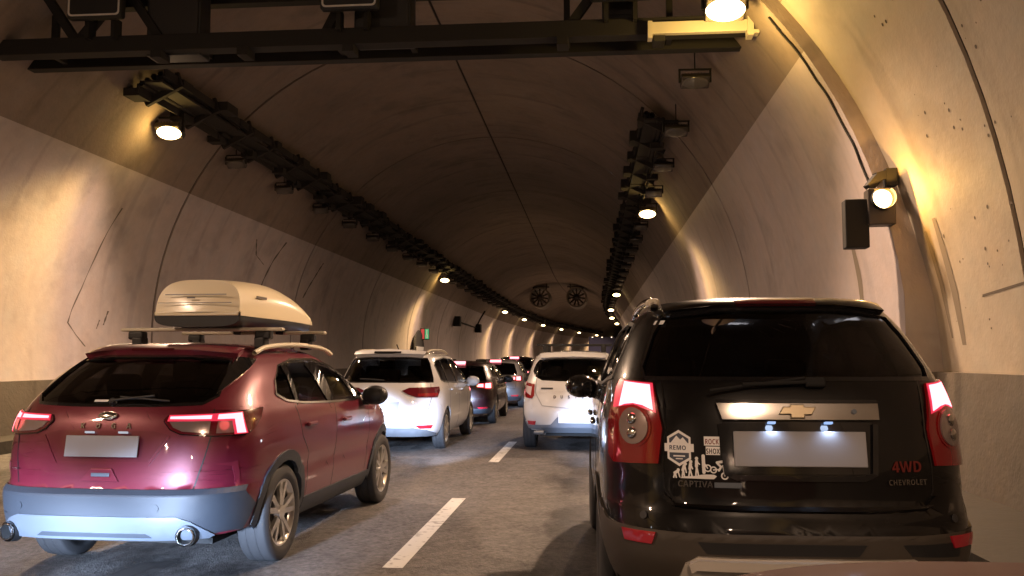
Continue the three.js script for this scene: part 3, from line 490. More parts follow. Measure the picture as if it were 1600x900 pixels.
// ---------- red car with roof box ----------
const carPaint = (r, g, b, o = {}) => phys(r, g, b, { roughness: 0.38, metalness: 0.25, clearcoat: 1, clearcoatRoughness: 0.04, ...o });
{
  const paint = carPaint(0.14, 0.0105, 0.026, { metalness: 0.25 });
  const c = makeCar({
    name: 'car', category: 'car', label: 'dark red crossover with white roof box and grey bumper on the left', pos: [-3.26, 0, -5.62], yaw: -0.04, paint, zc: -2.1, q: 10, roofRise: 0.05, fine: 0.045,
    levels: [[0.24, 0.80, 0.14, 4.35, 3.4], [0.30, 0.84, 0.05, 4.5, 3.4], [0.37, 0.87, 0.015, 4.55, 3.4], [0.47, 0.89, 0, 4.58, 3.5], [0.595, 0.905, 0.0, 4.6, 3.5], [0.618, 0.905, 0.012, 4.6, 3.5], [0.635, 0.905, 0.04, 4.6, 3.4], [0.76, 0.925, 0.055, 4.57, 3.2], [0.90, 0.935, 0.075, 4.45, 3.1], [1.02, 0.925, 0.095, 4.2, 3.0], [1.1, 0.91, 0.12, 3.75, 2.9], [1.16, 0.885, 0.155, 3.5, 2.8], [1.22, 0.855, 0.2, 3.32, 2.7], [1.34, 0.80, 0.36, 3.0, 2.7], [1.44, 0.735, 0.52, 2.7, 2.8], [1.51, 0.67, 0.64, 2.45, 2.8], [1.555, 0.61, 0.74, 2.25, 2.8], [1.585, 0.53, 0.88, 2.05, 2.8]],
    rearGlass: [[-0.60, 1.195], [-0.3, 1.185], [0.3, 1.185], [0.60, 1.195], [0.665, 1.245], [0.63, 1.39], [0.575, 1.495], [0.3, 1.525], [-0.3, 1.525], [-0.575, 1.495], [-0.63, 1.39], [-0.665, 1.245]],
    dlo: [[-0.93, 1.235], [-1.02, 1.34], [-1.22, 1.445], [-1.6, 1.495], [-2.1, 1.495], [-2.45, 1.435], [-2.78, 1.315], [-3.08, 1.15], [-2.7, 1.12], [-2.0, 1.13], [-1.4, 1.15], [-1.08, 1.18]],
    pillars: [[-1.28, -1.36, 1.15, 1.465, 0.05], [-2.06, -1.98, 1.12, 1.50, 0.11], [-2.80, -2.62, 1.12, 1.38, 0.05]], trimMat: M.chrome, dloTrim: 0.016, sideTint: M.clear,
    wheels: { r: 0.355, w: 0.235, rear: -0.98, front: -3.69, track: 0.915, spokes: 5 }, arch: 0.075, bodyBottom: 0.33,
    mirror: [0.93, 1.15, -2.95], seams: [[[-1.2, 1.14], [-1.28, 0.9], [-1.45, 0.75], [-1.5, 0.42]], [[-2.1, 1.12], [-2.12, 0.4]], [[-3.05, 1.12], [-3.12, 0.8], [-3.1, 0.42]]], handles: [[-1.45, 0.98], [-2.35, 0.96]],
    lamps: { y: 0.78, x: 0.62, cd: 260, rise: 2.2 },
  });
  const { sh, add, g } = c, rs = (x, y) => sh.sx(x, y);
  // bumper cladding and skid plate
  const wrap = 1.02, clad = [[0, 0.612]]; for (let k = 1; k <= 10; k++) clad.push([wrap * k / 10, 0.612 - 0.0 * k]); const cl = [...clad, [1.17, 0.50], [1.1, 0.42], [1.02, 0.34], [0.9, 0.355], [0.5, 0.345], [0, 0.345]];
  add('rear_bumper', sh.panel([...cl, ...cl.slice(1, -1).reverse().map(([s, y]) => [-s, y])], [], 0.014, 0.03, 0.08), M.cladding);
  const sk = [[0, 0.475], [0.55, 0.475], [0.64, 0.445], [0.78, 0.35], [0.74, 0.335], [0, 0.335]];
  add('skid_plate', sh.panel([...sk, ...sk.slice(1, -1).reverse().map(([s, y]) => [-s, y])], [], 0.03, 0.03, 0.08), M.silver);
  add('diffuser_slot', sh.patch([[-0.36, 0.375], [0.36, 0.375], [0.4, 0.352], [-0.4, 0.352]], 's', 1, 0.033, 0.006), M.cladding);
  for (const x of [-0.63, 0.62]) {
    const p = sh.point(rs(x, 0.35), 0.35), tilt = new THREE.Matrix4().makeRotationY(x * 0.3).setPosition(p.x, 0.352, p.z + 0.045);
    add('exhaust_surround', new THREE.CylinderGeometry(0.066, 0.075, 0.06, 28, 1, true).rotateX(Math.PI / 2), M.black).applyMatrix4(tilt);
    add('exhaust_pipe', new THREE.LatheGeometry([[0.047, 0.03], [0.049, 0.045], [0.055, 0.045], [0.058, 0.03], [0.058, -0.05]].map(([a, b]) => new THREE.Vector2(a, b)), 28).rotateX(Math.PI / 2), M.chrome).applyMatrix4(tilt);
    add('pipe_lining', new THREE.CylinderGeometry(0.047, 0.04, 0.08, 24, 1, true).rotateX(Math.PI / 2), M.under).applyMatrix4(tilt);
    add('pipe_bore', new THREE.CircleGeometry(0.042, 24).translate(0, 0, -0.03), M.under).applyMatrix4(tilt);
  }
  add('bumper_lip', sh.strip([[-1.03, 0.622], [-0.5, 0.624], [0, 0.625], [0.5, 0.624], [1.03, 0.622]], 's', 1, 0.036, 0.017, 0.03), M.cladding);
  for (const x of [-0.55, 0.42]) { add('parking_sensor', new THREE.CylinderGeometry(0.025, 0.025, 0.006, 18).rotateX(Math.PI / 2), M.cladding).applyMatrix4(sh.seat(rs(x, 0.53), 0.53, 0.016)); }
  // tailgate: gaps, creases, plate recess
  for (const k of [1, -1]) add('tailgate_gap', sh.strip([[0.70, 1.16], [0.72, 1.0], [0.69, 0.85], [0.64, 0.66], [0.63, 0.625]].map(([s, y]) => [s * k, y]), 's', 1, 0.009, 0.0015, 0.004), M.black);
  add('tailgate_gap', sh.strip([[-0.64, 0.632], [0, 0.636], [0.64, 0.632]], 's', 1, 0.012, 0.002, 0.005), M.black);
  add('plate_recess', sh.patch([[-0.44, 0.995], [-0.34, 1.02], [0.34, 1.02], [0.44, 0.995], [0.33, 0.82], [-0.33, 0.82]], 's', 1, 0.002, 0.01), carPaint(0.12, 0.008, 0.02));
  add('plate_ledge', sh.strip([[-0.45, 0.985], [-0.33, 0.80], [0.33, 0.80], [0.45, 0.985]], 's', 1, 0.014, 0.006, 0.012), paint);
  add('number_plate', box(0.52, 0.14, 0.01, 0, 0, 0, 0.004), M.plate, g, 'grey number plate').applyMatrix4(sh.seat(0, 0.918, 0.022));
  add('plate_light', [box(0.06, 0.012, 0.02, -0.1), box(0.06, 0.012, 0.02, 0.14)], glow(0.8, 0.85, 1, 0.5)).applyMatrix4(sh.seat(0, 1.008, 0.018));
  const tr = sh.seat(0, 0.73, 0.004); add('tow_cover', new THREE.ExtrudeGeometry(new THREE.Shape([[-0.13, -0.035], [0.13, -0.035], [0.08, 0.04], [-0.06, 0.04]].map(([a, b]) => new THREE.Vector2(a, b))), { depth: 0.006, bevelEnabled: true, bevelSize: 0.006, bevelThickness: 0.004, bevelSegments: 2 }), carPaint(0.16, 0.012, 0.03)).applyMatrix4(tr);
  add('latch_slot', box(0.13, 0.025, 0.008, 0.01, 0.005, 0.012, 0.004), M.silver).applyMatrix4(tr);
  // emblem and lettering
  add('emblem', [new THREE.SphereGeometry(1, 24, 10).scale(0.062, 0.026, 0.012), new THREE.TorusGeometry(1, 0.12, 8, 32).scale(0.062, 0.027, 0.02)], M.chrome).applyMatrix4(sh.seat(0, 1.115, 0.012));
  'KUGA'.split('').forEach((ch, i) => add('letter', text(ch, 0.036), M.chrome).applyMatrix4(sh.seat(-0.165 + i * 0.11, 1.035, 0.004)));
  // tail lights
  const tl = [[0.40, 1.085], [0.42, 1.115], [0.70, 1.122], [0.92, 1.135], [1.12, 1.15], [1.105, 1.09], [1.04, 1.02], [0.96, 0.985], [0.72, 0.985], [0.52, 1.0], [0.45, 1.03]];
  for (const k of [1, -1]) {
    const t = add('tail_light', sh.patch(tl.map(([s, y]) => [s * k, y]), 's', 1, 0.012, 0.03), M.darkRed);
    add('lamp_lens', sh.patch([[0.44, 1.075], [0.70, 1.08], [0.70, 1.0], [0.53, 1.015], [0.47, 1.04]].map(([s, y]) => [s * k, y]), 's', 1, 0.016, 0.01), M.clearLens, t);
    add('lamp_lens', sh.patch([[0.745, 1.085], [0.86, 1.085], [0.875, 1.0], [0.745, 0.998]].map(([s, y]) => [s * k, y]), 's', 1, 0.016, 0.01), M.clearLens, t);
    add('brake_lamp', sh.patch([[0.44, 1.093], [0.44, 1.107], [0.70, 1.112], [0.70, 1.09]].map(([s, y]) => [s * k, y]), 's', 1, 0.02, 0.01), M.brake, t);
    add('brake_lamp', sh.patch([[0.74, 1.088], [0.74, 1.115], [0.90, 1.122], [0.955, 0.995], [0.885, 0.995], [0.855, 1.088]].map(([s, y]) => [s * k, y]), 's', 1, 0.02, 0.01), M.brake, t);
    add('lamp_glow', sh.patch([[0.425, 1.08], [0.43, 1.117], [0.71, 1.122], [0.905, 1.13], [0.975, 0.99], [0.87, 0.988], [0.84, 1.076], [0.70, 1.078]].map(([s, y]) => [s * k, y]), 's', 1, 0.0175, 0.01), M.litRed, t);
    add('light_surround', sh.strip([...tl, tl[0]].map(([s, y]) => [s * k, y]), 's', 1, 0.012, 0.008, 0.02), M.gloss);
    { const q = sh.point(0.8 * k, 1.06).addScaledVector(sh.normal(0.8 * k, 1.06), 0.035); redLight(g, q.x, q.y, q.z, 0.6); }
    add('reflector', sh.patch([[0.76, 0.80], [0.92, 0.81], [0.97, 0.63], [0.93, 0.63], [0.88, 0.78]].map(([s, y]) => [s * k, y]), 's', 1, 0.004, 0.012), carPaint(0.2, 0.02, 0.04));
  }
  // spoiler, wiper, rails
  add('roof_spoiler', sh.panel([[-0.66, 1.545], [-0.64, 1.502], [-0.3, 1.527], [0, 1.53], [0.3, 1.527], [0.64, 1.502], [0.66, 1.545], [0.3, 1.565], [0, 1.568], [-0.3, 1.565]], [], 0.045, 0.05, 0.08), paint);
  for (const k of [1, -1]) add('spoiler_fin', sh.patch([[0.63, 1.51], [0.85, 1.495], [0.80, 1.42], [0.70, 1.29], [0.67, 1.245]].map(([s, y]) => [s * k, y]), 's', 1, 0.012, 0.02), M.gloss);
  add('brake_lamp_strip', sh.patch([[-0.16, 1.535], [0.16, 1.535], [0.16, 1.525], [-0.16, 1.525]], 's', 1, 0.052, 0.01), M.darkRed);
  const w0 = sh.seat(0.0, 1.2, 0.02); add('rear_wiper', [bar(V3(-0.02, 0.0, 0.01), V3(0.30, 0.035, 0.02), 0.009), bar(V3(0.05, 0.03, 0.012), V3(0.42, -0.005, 0.016), 0.007), new THREE.CylinderGeometry(0.022, 0.026, 0.03, 14).rotateX(Math.PI / 2)], M.black).applyMatrix4(w0);
  add('window_sticker', box(0.1, 0.018, 0.002), M.whitePrint).applyMatrix4(sh.seat(-0.1, 1.215, 0.0));
  for (const k of [1, -1]) { const pts = []; for (let i = 0; i <= 10; i++) { const t = i / 10; pts.push(V3(k * (0.66 - 0.05 * Math.sin(Math.PI * t) * 0), 1.545 + 0.075 * Math.sin(Math.PI * Math.min(1, Math.max(0, t))) ** 0.5, -0.95 - 1.75 * t)); } add('roof_rail', tube(pts, 0.02, 8, 40), M.galv); }
  add('rocker_trim', sh.patch([[-1.43, 0.40], [-3.22, 0.40], [-3.22, 0.26], [-1.43, 0.26]], 'z', 1, 0.014, 0.03), M.cladding); add('rocker_trim', sh.patch([[-1.43, 0.40], [-3.22, 0.40], [-3.22, 0.26], [-1.43, 0.26]], 'z', -1, 0.014, 0.03), M.cladding);
  add('fuel_cap_gap', sh.strip([[-0.75, 1.0], [-0.95, 1.0], [-0.95, 0.84], [-0.75, 0.84], [-0.75, 1.0]], 'z', -1, 0.006, 0.001, 0.003), M.black);
  // roof rack and roof box (world axes follow the car)
  const rack = thing('roof_rack', 'pair of crossbars on the roof of the dark red crossover', 'roof rack', [-3.26, 0, -5.62], -0.04);
  for (const z of [-1.22, -2.2]) {
    part('crossbar', box(1.36, 0.028, 0.075, 0.1, 1.735, z, 0.012), M.galv, rack);
    for (const x of [-0.45, 0.62]) part('foot', [box(0.13, 0.07, 0.09, x, 1.69, z, 0.02), box(0.09, 0.1, 0.11, x + (x < 0 ? 0.02 : -0.02), 1.63, z, 0.02)], M.black, rack);
  }
  const bx = thing('roof_box', 'white and black roof box on the crossbars of the dark red crossover', 'roof box', [-3.06, 0.01, -6.62], -0.04);
  const sec = (t) => {               // lid section at length share t: half width, height
    const w = 0.345 * (1 - 0.42 * Math.pow(Math.max(0, t - 0.25) / 0.75, 2)), h = 0.285 * (t < 0.35 ? 0.9 + 0.1 * Math.sin(t / 0.35 * Math.PI / 2) : 1 - 0.72 * Math.pow((t - 0.35) / 0.65, 1.7)); return [w, h];
  };
  const LB = 1.95, prof = (a, w, h, y0) => { const e = 3.4, c = Math.cos(a), s = Math.sin(a); return [w * Math.sign(c) * Math.pow(Math.abs(c), 2 / e), y0 + h * Math.pow(Math.abs(s), 2 / 2.9)]; };
  const lidMat = phys(0.74, 0.64, 0.44, { roughness: 0.3, clearcoat: 0.6, clearcoatRoughness: 0.2 }), lid = [];
  lid.push(sheet((u, v) => { const [w, h] = sec(v), [x, y] = prof(Math.PI * (1 - u), w, h, 1.855); return V3(x, y, -LB * v + 0.05 * (y - 1.855) / 0.26 * -1); }, 28, 28, (u, v) => [u, v]));
  lid.push(sheet((u, v) => { const [w, h] = sec(0), [x, y] = prof(Math.PI * u, w * (1 - v), h * (1 - v), 1.855); return V3(x, y, 0.035 * Math.sin(v * Math.PI / 2) - 0.05 * (y - 1.855) / 0.26); }, 28, 6, (u, v) => [u, v]));
  lid.push(sheet((u, v) => { const [w] = sec(v); return V3((u - 0.5) * 2 * w, 1.856, -LB * v); }, 2, 28, (u, v) => [u, v]));
  part('lid', lid, lidMat, bx);
  part('rim', [sheet((u, v) => { const [w] = sec(v); return V3((w + 0.012), 1.86 - 0.035 * u, -LB * v); }, 1, 28, (u, v) => [u, v]), sheet((u, v) => { const [w] = sec(v); return V3(-(w + 0.012), 1.825 + 0.035 * u, -LB * v); }, 1, 28, (u, v) => [u, v]), box(0.69, 0.036, 0.03, 0, 1.843, 0.004, 0.01), sheet((u, v) => { const [w] = sec(v); return V3((u - 0.5) * 2 * (w + 0.012), 1.86, -LB * v); }, 2, 28, (u, v) => [u, v])], lidMat, bx);
  part('base', [sheet((u, v) => { const [w] = sec(v), a = Math.PI * (1 + u), c = Math.cos(a), s = Math.sin(a); return V3(w * 1.02 * Math.sign(c) * Math.pow(Math.abs(c), 0.5), 1.845 - 0.105 * Math.pow(Math.abs(s), 0.55), -LB * v * 0.99); }, 20, 20, (u, v) => [u, v]), sheet((u, v) => { const [w] = sec(0), a = Math.PI * (1 + u), c = Math.cos(a), s = Math.sin(a), k = 1 - v; return V3(w * 1.02 * Math.sign(c) * Math.pow(Math.abs(c), 0.5) * k, 1.845 - 0.105 * Math.pow(Math.abs(s), 0.55) * k, 0.005); }, 20, 3, (u, v) => [u, v])], M.black, bx);
  part('groove', [box(0.5, 0.008, 0.006, 0, 1.99, 0.03), box(0.6, 0.006, 0.006, 0, 1.925, 0.046)], std(0.25, 0.23, 0.2, 0.6), bx);
  part('badge', box(0.065, 0.012, 0.004, -0.03, 1.965, 0.045), std(0.15, 0.14, 0.13, 0.5), bx);
  part('badge', box(0.004, 0.02, 0.2, 0.345, 1.99, -0.42), std(0.12, 0.1, 0.08, 0.5), bx);
  for (const z of [-0.25, -1.2]) for (const x of [-0.2, 0.2]) part('clamp', box(0.08, 0.05, 0.1, x, 1.735, z, 0.015), M.black, bx);
}
// ---------- black car with stickers, right ahead ----------
{
  const paint = carPaint(0.004, 0.0035, 0.0035, { roughness: 0.3, metalness: 0, specularIntensity: 0.3 });
  const c = makeCar({
    name: 'car', category: 'car', label: 'black off-roader with white stickers on its tailgate, nearest car on the right', pos: [1.0, 0, -4.36], yaw: 0.02, paint, zc: -2.1, q: 9, roofRise: 0.04, fine: 0.05,
    levels: [[0.30, 0.86, 0.14, 4.4, 3.4], [0.42, 0.91, 0.05, 4.5, 3.4], [0.56, 0.945, 0.0, 4.58, 3.4], [0.655, 0.955, 0.0, 4.6, 3.4], [0.675, 0.955, 0.012, 4.6, 3.4], [0.76, 0.955, 0.03, 4.58, 3.2], [0.79, 0.955, 0.055, 4.55, 3.1], [0.95, 0.955, 0.07, 4.5, 3.0], [1.15, 0.945, 0.10, 4.2, 2.9], [1.25, 0.925, 0.12, 3.7, 2.9], [1.38, 0.885, 0.165, 3.4, 2.9], [1.52, 0.83, 0.26, 3.1, 2.9], [1.66, 0.765, 0.38, 2.8, 2.9], [1.75, 0.70, 0.45, 2.6, 2.9], [1.79, 0.65, 0.5, 2.4, 2.9], [1.815, 0.56, 0.6, 2.2, 2.9]],
    rearGlass: [[-0.72, 1.40], [0.72, 1.40], [0.73, 1.46], [0.66, 1.64], [0.60, 1.735], [0.3, 1.765], [-0.3, 1.765], [-0.60, 1.735], [-0.66, 1.64], [-0.73, 1.46]],
    dlo: [[-0.75, 1.40], [-0.80, 1.60], [-0.95, 1.70], [-1.6, 1.735], [-2.2, 1.72], [-2.6, 1.62], [-3.0, 1.36], [-2.6, 1.33], [-1.6, 1.34]],
    pillars: [[-1.22, -1.28, 1.34, 1.70, 0.09], [-2.1, -2.02, 1.32, 1.73, 0.1]], rearTint: M.tint, sideTint: M.tint,
    wheels: { r: 0.365, w: 0.24, rear: -0.98, front: -3.69, track: 0.955 }, arch: 0.07, archMat: std(0.05, 0.045, 0.04, 0.6), bodyBottom: 0.34,
    mirror: [0.93, 1.28, -2.95], mirrorMat: M.gloss, handles: [[-1.5, 1.1], [-2.4, 1.1]], handleMat: M.chrome, seams: [[[-1.25, 1.32], [-1.3, 0.9], [-1.5, 0.5]], [[-2.12, 1.32], [-2.14, 0.5]]],
    lamps: { y: 0.88, x: 0.62, cd: 300, rise: 1.4, cone: 8 },
  });
  const { sh, add, g } = c, bp = std(0.05, 0.04, 0.03, 0.6);
  const cl = [[0, 0.662]]; for (let k = 1; k <= 10; k++) cl.push([1.1 * k / 10, 0.662 + 0.02 * Math.max(0, k / 10 - 0.5)]); cl.push([1.3, 0.74], [1.22, 0.40], [0.9, 0.36], [0, 0.36]);
  add('rear_bumper', sh.panel([...cl, ...cl.slice(1, -1).reverse().map(([s, y]) => [-s, y])], [], 0.012, 0.03, 0.08), bp, g, 'grey brown plastic bumper');
  add('bumper_recess', sh.patch([[-0.5, 0.628], [0.28, 0.628], [0.24, 0.575], [-0.46, 0.575]], 's', 1, 0.016, 0.01), M.black); add('bumper_recess', sh.patch([[0.45, 0.628], [0.78, 0.628], [0.76, 0.56], [0.49, 0.575]], 's', 1, 0.016, 0.01), M.black);
  const sk = [[0, 0.562], [0.50, 0.562], [0.56, 0.53], [0.6, 0.42], [0, 0.42]];
  add('skid_plate', sh.panel([...sk, ...sk.slice(1, -1).reverse().map(([s, y]) => [-s, y])], [], 0.035, 0.03, 0.08), std(0.55, 0.5, 0.43, 0.45, 0.2));
  for (const k of [1, -1]) {
    add('reflector', sh.patch([[0.70, 0.657], [0.90, 0.657], [0.88, 0.605], [0.72, 0.605]].map(([s, y]) => [s * k, y]), 's', 1, 0.024, 0.02), M.reflector);
    add('parking_sensor', new THREE.CylinderGeometry(0.02, 0.02, 0.006, 16).rotateX(Math.PI / 2), M.trim).applyMatrix4(sh.seat(k * 0.77, 0.73, 0.004));
    // tail light: bright top, round clear lamp, red below
    const tl = [[0.70, 1.375], [0.97, 1.39], [1.02, 1.36], [1.06, 1.18], [1.04, 1.0], [0.98, 0.965], [0.68, 0.98], [0.655, 1.15]];
    const t = add('tail_light', sh.patch(tl.map(([s, y]) => [s * k, y]), 's', 1, 0.014, 0.04), M.redLens);
    add('lamp_glow', sh.patch([[0.70, 1.37], [0.965, 1.385], [1.0, 1.34], [1.0, 1.24], [0.82, 1.262], [0.685, 1.225]].map(([s, y]) => [s * k, y]), 's', 1, 0.017, 0.012), M.litRed, t);
    add('brake_lamp', sh.patch([[0.715, 1.362], [0.90, 1.375], [0.93, 1.25], [0.88, 1.262], [0.82, 1.268], [0.76, 1.26], [0.70, 1.238]].map(([s, y]) => [s * k, y]), 's', 1, 0.02, 0.01), M.brakeHot, t);
    const circ = (x, y, r, n = 24) => Array.from({ length: n }, (_, i) => [x + r * Math.cos(i / n * 2 * Math.PI), y + r * Math.sin(i / n * 2 * Math.PI)]);
    add('lamp_bezel', sh.patch(circ(0.815 * k, 1.155, 0.104), 's', 1, 0.02, 0.02), M.redLens, t);
    add('lamp_lens', sh.patch(circ(0.815 * k, 1.155, 0.09), 's', 1, 0.028, 0.02), M.clearLens, t);
    for (const dy of [0.035, -0.035]) add('bulb_reflector', new THREE.SphereGeometry(0.03, 16, 10).scale(1, 1, 0.4), M.chrome, t).applyMatrix4(sh.seat(0.815 * k, 1.155 + dy, 0.03));
    { const q = sh.point(0.82 * k, 1.31).addScaledVector(sh.normal(0.82 * k, 1.31), 0.035); redLight(g, q.x, q.y, q.z, 0.8); }
    add('tailgate_gap', sh.strip([[0.655, 1.40], [0.64, 1.15], [0.66, 0.98], [0.655, 0.86], [0.60, 0.785]].map(([s, y]) => [s * k, y]), 's', 1, 0.009, 0.0015, 0.004), M.gloss);
    const pts = []; for (let i = 0; i <= 10; i++) { const t2 = i / 10; pts.push(V3(k * 0.64, 1.785 + 0.065 * Math.sin(Math.PI * t2) ** 0.4, (k > 0 ? -1.0 : -0.62) - 1.6 * t2)); } add('roof_rail', tube(pts, 0.024, 8, 40), M.gloss); if (k < 0) add('rail_foot', box(0.07, 0.05, 0.16, k * 0.64, 1.815, -0.74, 0.02), M.galv);
  }
  add('tailgate_lip', sh.strip([[-0.66, 0.83], [-0.60, 0.785], [-0.3, 0.776], [0.3, 0.776], [0.60, 0.785], [0.66, 0.83]], 's', 1, 0.022, 0.02, 0.025), paint);
  add('plate_recess', sh.patch([[-0.36, 1.19], [0.36, 1.19], [0.34, 0.945], [-0.34, 0.945]], 's', 1, 0.003, 0.01), M.gloss);
  add('recess_frame', [sh.strip([[-0.37, 1.18], [-0.35, 0.945], [-0.3, 0.925], [0.3, 0.925], [0.35, 0.945], [0.37, 1.18]], 's', 1, 0.026, 0.02, 0.03)], M.gloss);
  add('chrome_strip', sh.patch([[-0.385, 1.275], [0.385, 1.275], [0.385, 1.20], [-0.36, 1.20]], 's', 1, 0.032, 0.035, 0.05), M.chrome);
  add('strip_lip', sh.patch([[-0.385, 1.292], [0.385, 1.292], [0.385, 1.278], [-0.385, 1.278]], 's', 1, 0.03, 0.035, 0.05), M.gloss);
  const sm = sh.seat(-0.005, 1.237, 0.034), bow = new THREE.Shape([[-0.085, -0.012], [-0.065, 0.018], [-0.03, 0.018], [-0.03, 0.03], [0.03, 0.03], [0.03, 0.018], [0.085, 0.018], [0.065, -0.014], [0.03, -0.014], [0.03, -0.03], [-0.03, -0.03], [-0.03, -0.012]].map(([a, b]) => new THREE.Vector2(a, b)));
  add('emblem', new THREE.ExtrudeGeometry(bow, { depth: 0.008, bevelEnabled: true, bevelSize: 0.004, bevelThickness: 0.004, bevelSegments: 2 }), phys(0.3, 0.25, 0.17, { metalness: 1, roughness: 0.3 })).applyMatrix4(sm);
  add('keyhole', new THREE.CylinderGeometry(0.012, 0.012, 0.01, 14).rotateX(Math.PI / 2), M.silver).applyMatrix4(sh.seat(0.265, 1.237, 0.036));
  add('number_plate', box(0.63, 0.17, 0.012, 0, 0, 0, 0.005), M.plate, g, 'white number plate lit from above').applyMatrix4(sh.seat(0, 1.062, 0.02));
  for (const x of [-0.13, 0.14]) {
    const m = sh.seat(x, 1.185, 0.03); add('plate_light', box(0.035, 0.01, 0.03), glow(0.35, 0.55, 1, 0.9)).applyMatrix4(m);
    const l = new THREE.SpotLight(COLD, 0.07, 0, rad(75), 0.6, 2); l.name = 'plate_lamp'; const p = sh.point(x, 1.185); l.position.set(p.x, 1.175, p.z + 0.05); l.target.position.set(p.x, 0.9, p.z + 0.0); g.add(l, l.target);
  }
  const put = (name, str, size, s, y, mat) => { let x = 0; const list = []; const m = text(str, size, 0.003); part(name, m, mat, g).applyMatrix4(sh.seat(s, y, 0.003)); };
  put('lettering', 'CAPTIVA', 0.03, -0.50, 0.876, M.chrome); put('lettering', 'CHEVROLET', 0.026, 0.515, 0.895, M.chrome); put('lettering', '4WD', 0.052, 0.515, 0.955, M.redPrint);
  add('badge', box(0.13, 0.026, 0.004, 0, 0.012, 0, 0.004), M.silver).applyMatrix4(sh.seat(-0.345, 0.876, 0.002));
  // printed stickers
  const sticker = (name, w, h, s, y, draw, label) => {
    const cv = document.createElement('canvas'), k = 256 / Math.max(w, h); cv.width = Math.round(w * k); cv.height = Math.round(h * k); const x = cv.getContext('2d'); draw(x, cv.width, cv.height);
    const t = new THREE.CanvasTexture(cv); t.colorSpace = THREE.SRGBColorSpace; t.magFilter = THREE.LinearFilter;
    const m = new THREE.MeshStandardMaterial({ map: t, alphaTest: 0.5, roughness: 0.45 });
    const n = 12, gg = sheet((u, v) => { const yy = y + (v - 0.5) * h, ssx = s + (u - 0.5) * w; return sh.point(ssx, yy).addScaledVector(sh.normal(ssx, yy), 0.0035); }, n, n, (u, v) => [u, v]); part(name, gg, m, g, label);
  };
  const W = '#e6e4e2', poly = (x, pts, w, h) => { x.beginPath(); pts.forEach(([a, b], i) => x[i ? 'lineTo' : 'moveTo'](a * w, b * h)); x.closePath(); x.fill(); };
  sticker('sticker', 0.145, 0.175, -0.575, 1.06, (x, w, h) => {
    x.fillStyle = W; poly(x, [[0.5, 0], [0.9, 0.2], [0.9, 0.8], [0.5, 1], [0.1, 0.8], [0.1, 0.2]], w, h); x.fillRect(0, 0.38 * h, w, 0.22 * h);
    x.fillStyle = '#3a4152'; poly(x, [[0.5, 0.08], [0.83, 0.24], [0.83, 0.36], [0.17, 0.36], [0.17, 0.24]], w, h); poly(x, [[0.17, 0.63], [0.83, 0.63], [0.83, 0.76], [0.5, 0.92], [0.17, 0.76]], w, h);
    x.fillStyle = W; poly(x, [[0.22, 0.36], [0.42, 0.16], [0.55, 0.27], [0.64, 0.2], [0.8, 0.36]], w, h); x.fillRect(0.3 * w, 0.7 * h, 0.4 * w, 0.04 * h); x.fillRect(0.38 * w, 0.78 * h, 0.24 * w, 0.03 * h);
    x.fillStyle = '#3a4152'; x.font = 'bold ' + Math.round(h * 0.17) + 'px sans-serif'; x.textAlign = 'center'; x.fillText('REMO', 0.45 * w, 0.555 * h);
  }, 'white hexagonal sticker with mountains');
  sticker('sticker', 0.075, 0.088, -0.415, 1.075, (x, w, h) => {
    x.fillStyle = W; x.fillRect(0, 0, w, 0.5 * h); x.fillRect(0.1 * w, 0.55 * h, 0.9 * w, 0.45 * h);
    x.fillStyle = '#7a2a24'; x.textAlign = 'center'; x.font = 'bold ' + Math.round(h * 0.4) + 'px sans-serif'; x.save(); x.scale(0.72, 1); x.fillText('ROCK', 0.5 * w / 0.72, 0.42 * h); x.fillStyle = '#2a2624'; x.fillText('SHOX', 0.55 * w / 0.72, 0.94 * h); x.restore();
  }, 'small square sticker reading ROCK SHOX');
  sticker('sticker', 0.27, 0.125, -0.475, 0.975, (x, w, h) => {
    x.fillStyle = x.strokeStyle = W; x.lineCap = x.lineJoin = 'round';
    const seg = (lw, ...p) => { x.lineWidth = lw * h; x.beginPath(); p.forEach(([a, b], i) => x[i ? 'lineTo' : 'moveTo'](a * w, b * h)); x.stroke(); }, dot = (a, b, r) => { x.beginPath(); x.arc(a * w, b * h, r * h, 0, 7); x.fill(); }, ring = (a, b, r, lw) => { x.lineWidth = lw * h; x.beginPath(); x.arc(a * w, b * h, r * h, 0, 7); x.stroke(); };
    poly(x, [[0.13, 0.97], [0.2, 0.9], [0.4, 0.87], [0.56, 0.8], [0.74, 0.8], [0.79, 0.86], [0.74, 0.97]], w, h);
    dot(0.105, 0.66, 0.06); seg(0.11, [0.1, 0.7], [0.04, 0.78]); seg(0.06, [0.04, 0.8], [0.02, 0.95]); seg(0.06, [0.05, 0.8], [0.065, 0.95]); seg(0.05, [0.1, 0.72], [0.13, 0.93]);
    dot(0.235, 0.42, 0.065); seg(0.12, [0.215, 0.5], [0.19, 0.66]); seg(0.06, [0.19, 0.68], [0.175, 0.92]); seg(0.06, [0.2, 0.68], [0.215, 0.92]); seg(0.05, [0.23, 0.52], [0.25, 0.75]);
    dot(0.335, 0.33, 0.065); seg(0.12, [0.33, 0.42], [0.315, 0.6]); seg(0.06, [0.315, 0.62], [0.295, 0.88]); seg(0.06, [0.32, 0.62], [0.35, 0.88]); seg(0.045, [0.335, 0.44], [0.365, 0.6]);
    dot(0.44, 0.2, 0.065); seg(0.12, [0.44, 0.3], [0.435, 0.5]); seg(0.06, [0.435, 0.52], [0.42, 0.84]); seg(0.06, [0.44, 0.52], [0.465, 0.84]); seg(0.045, [0.445, 0.32], [0.49, 0.42]);
    seg(0.13, [0.56, 0.1], [0.565, 0.72]); ring(0.635, 0.56, 0.12, 0.05); seg(0.05, [0.57, 0.35], [0.63, 0.56]);
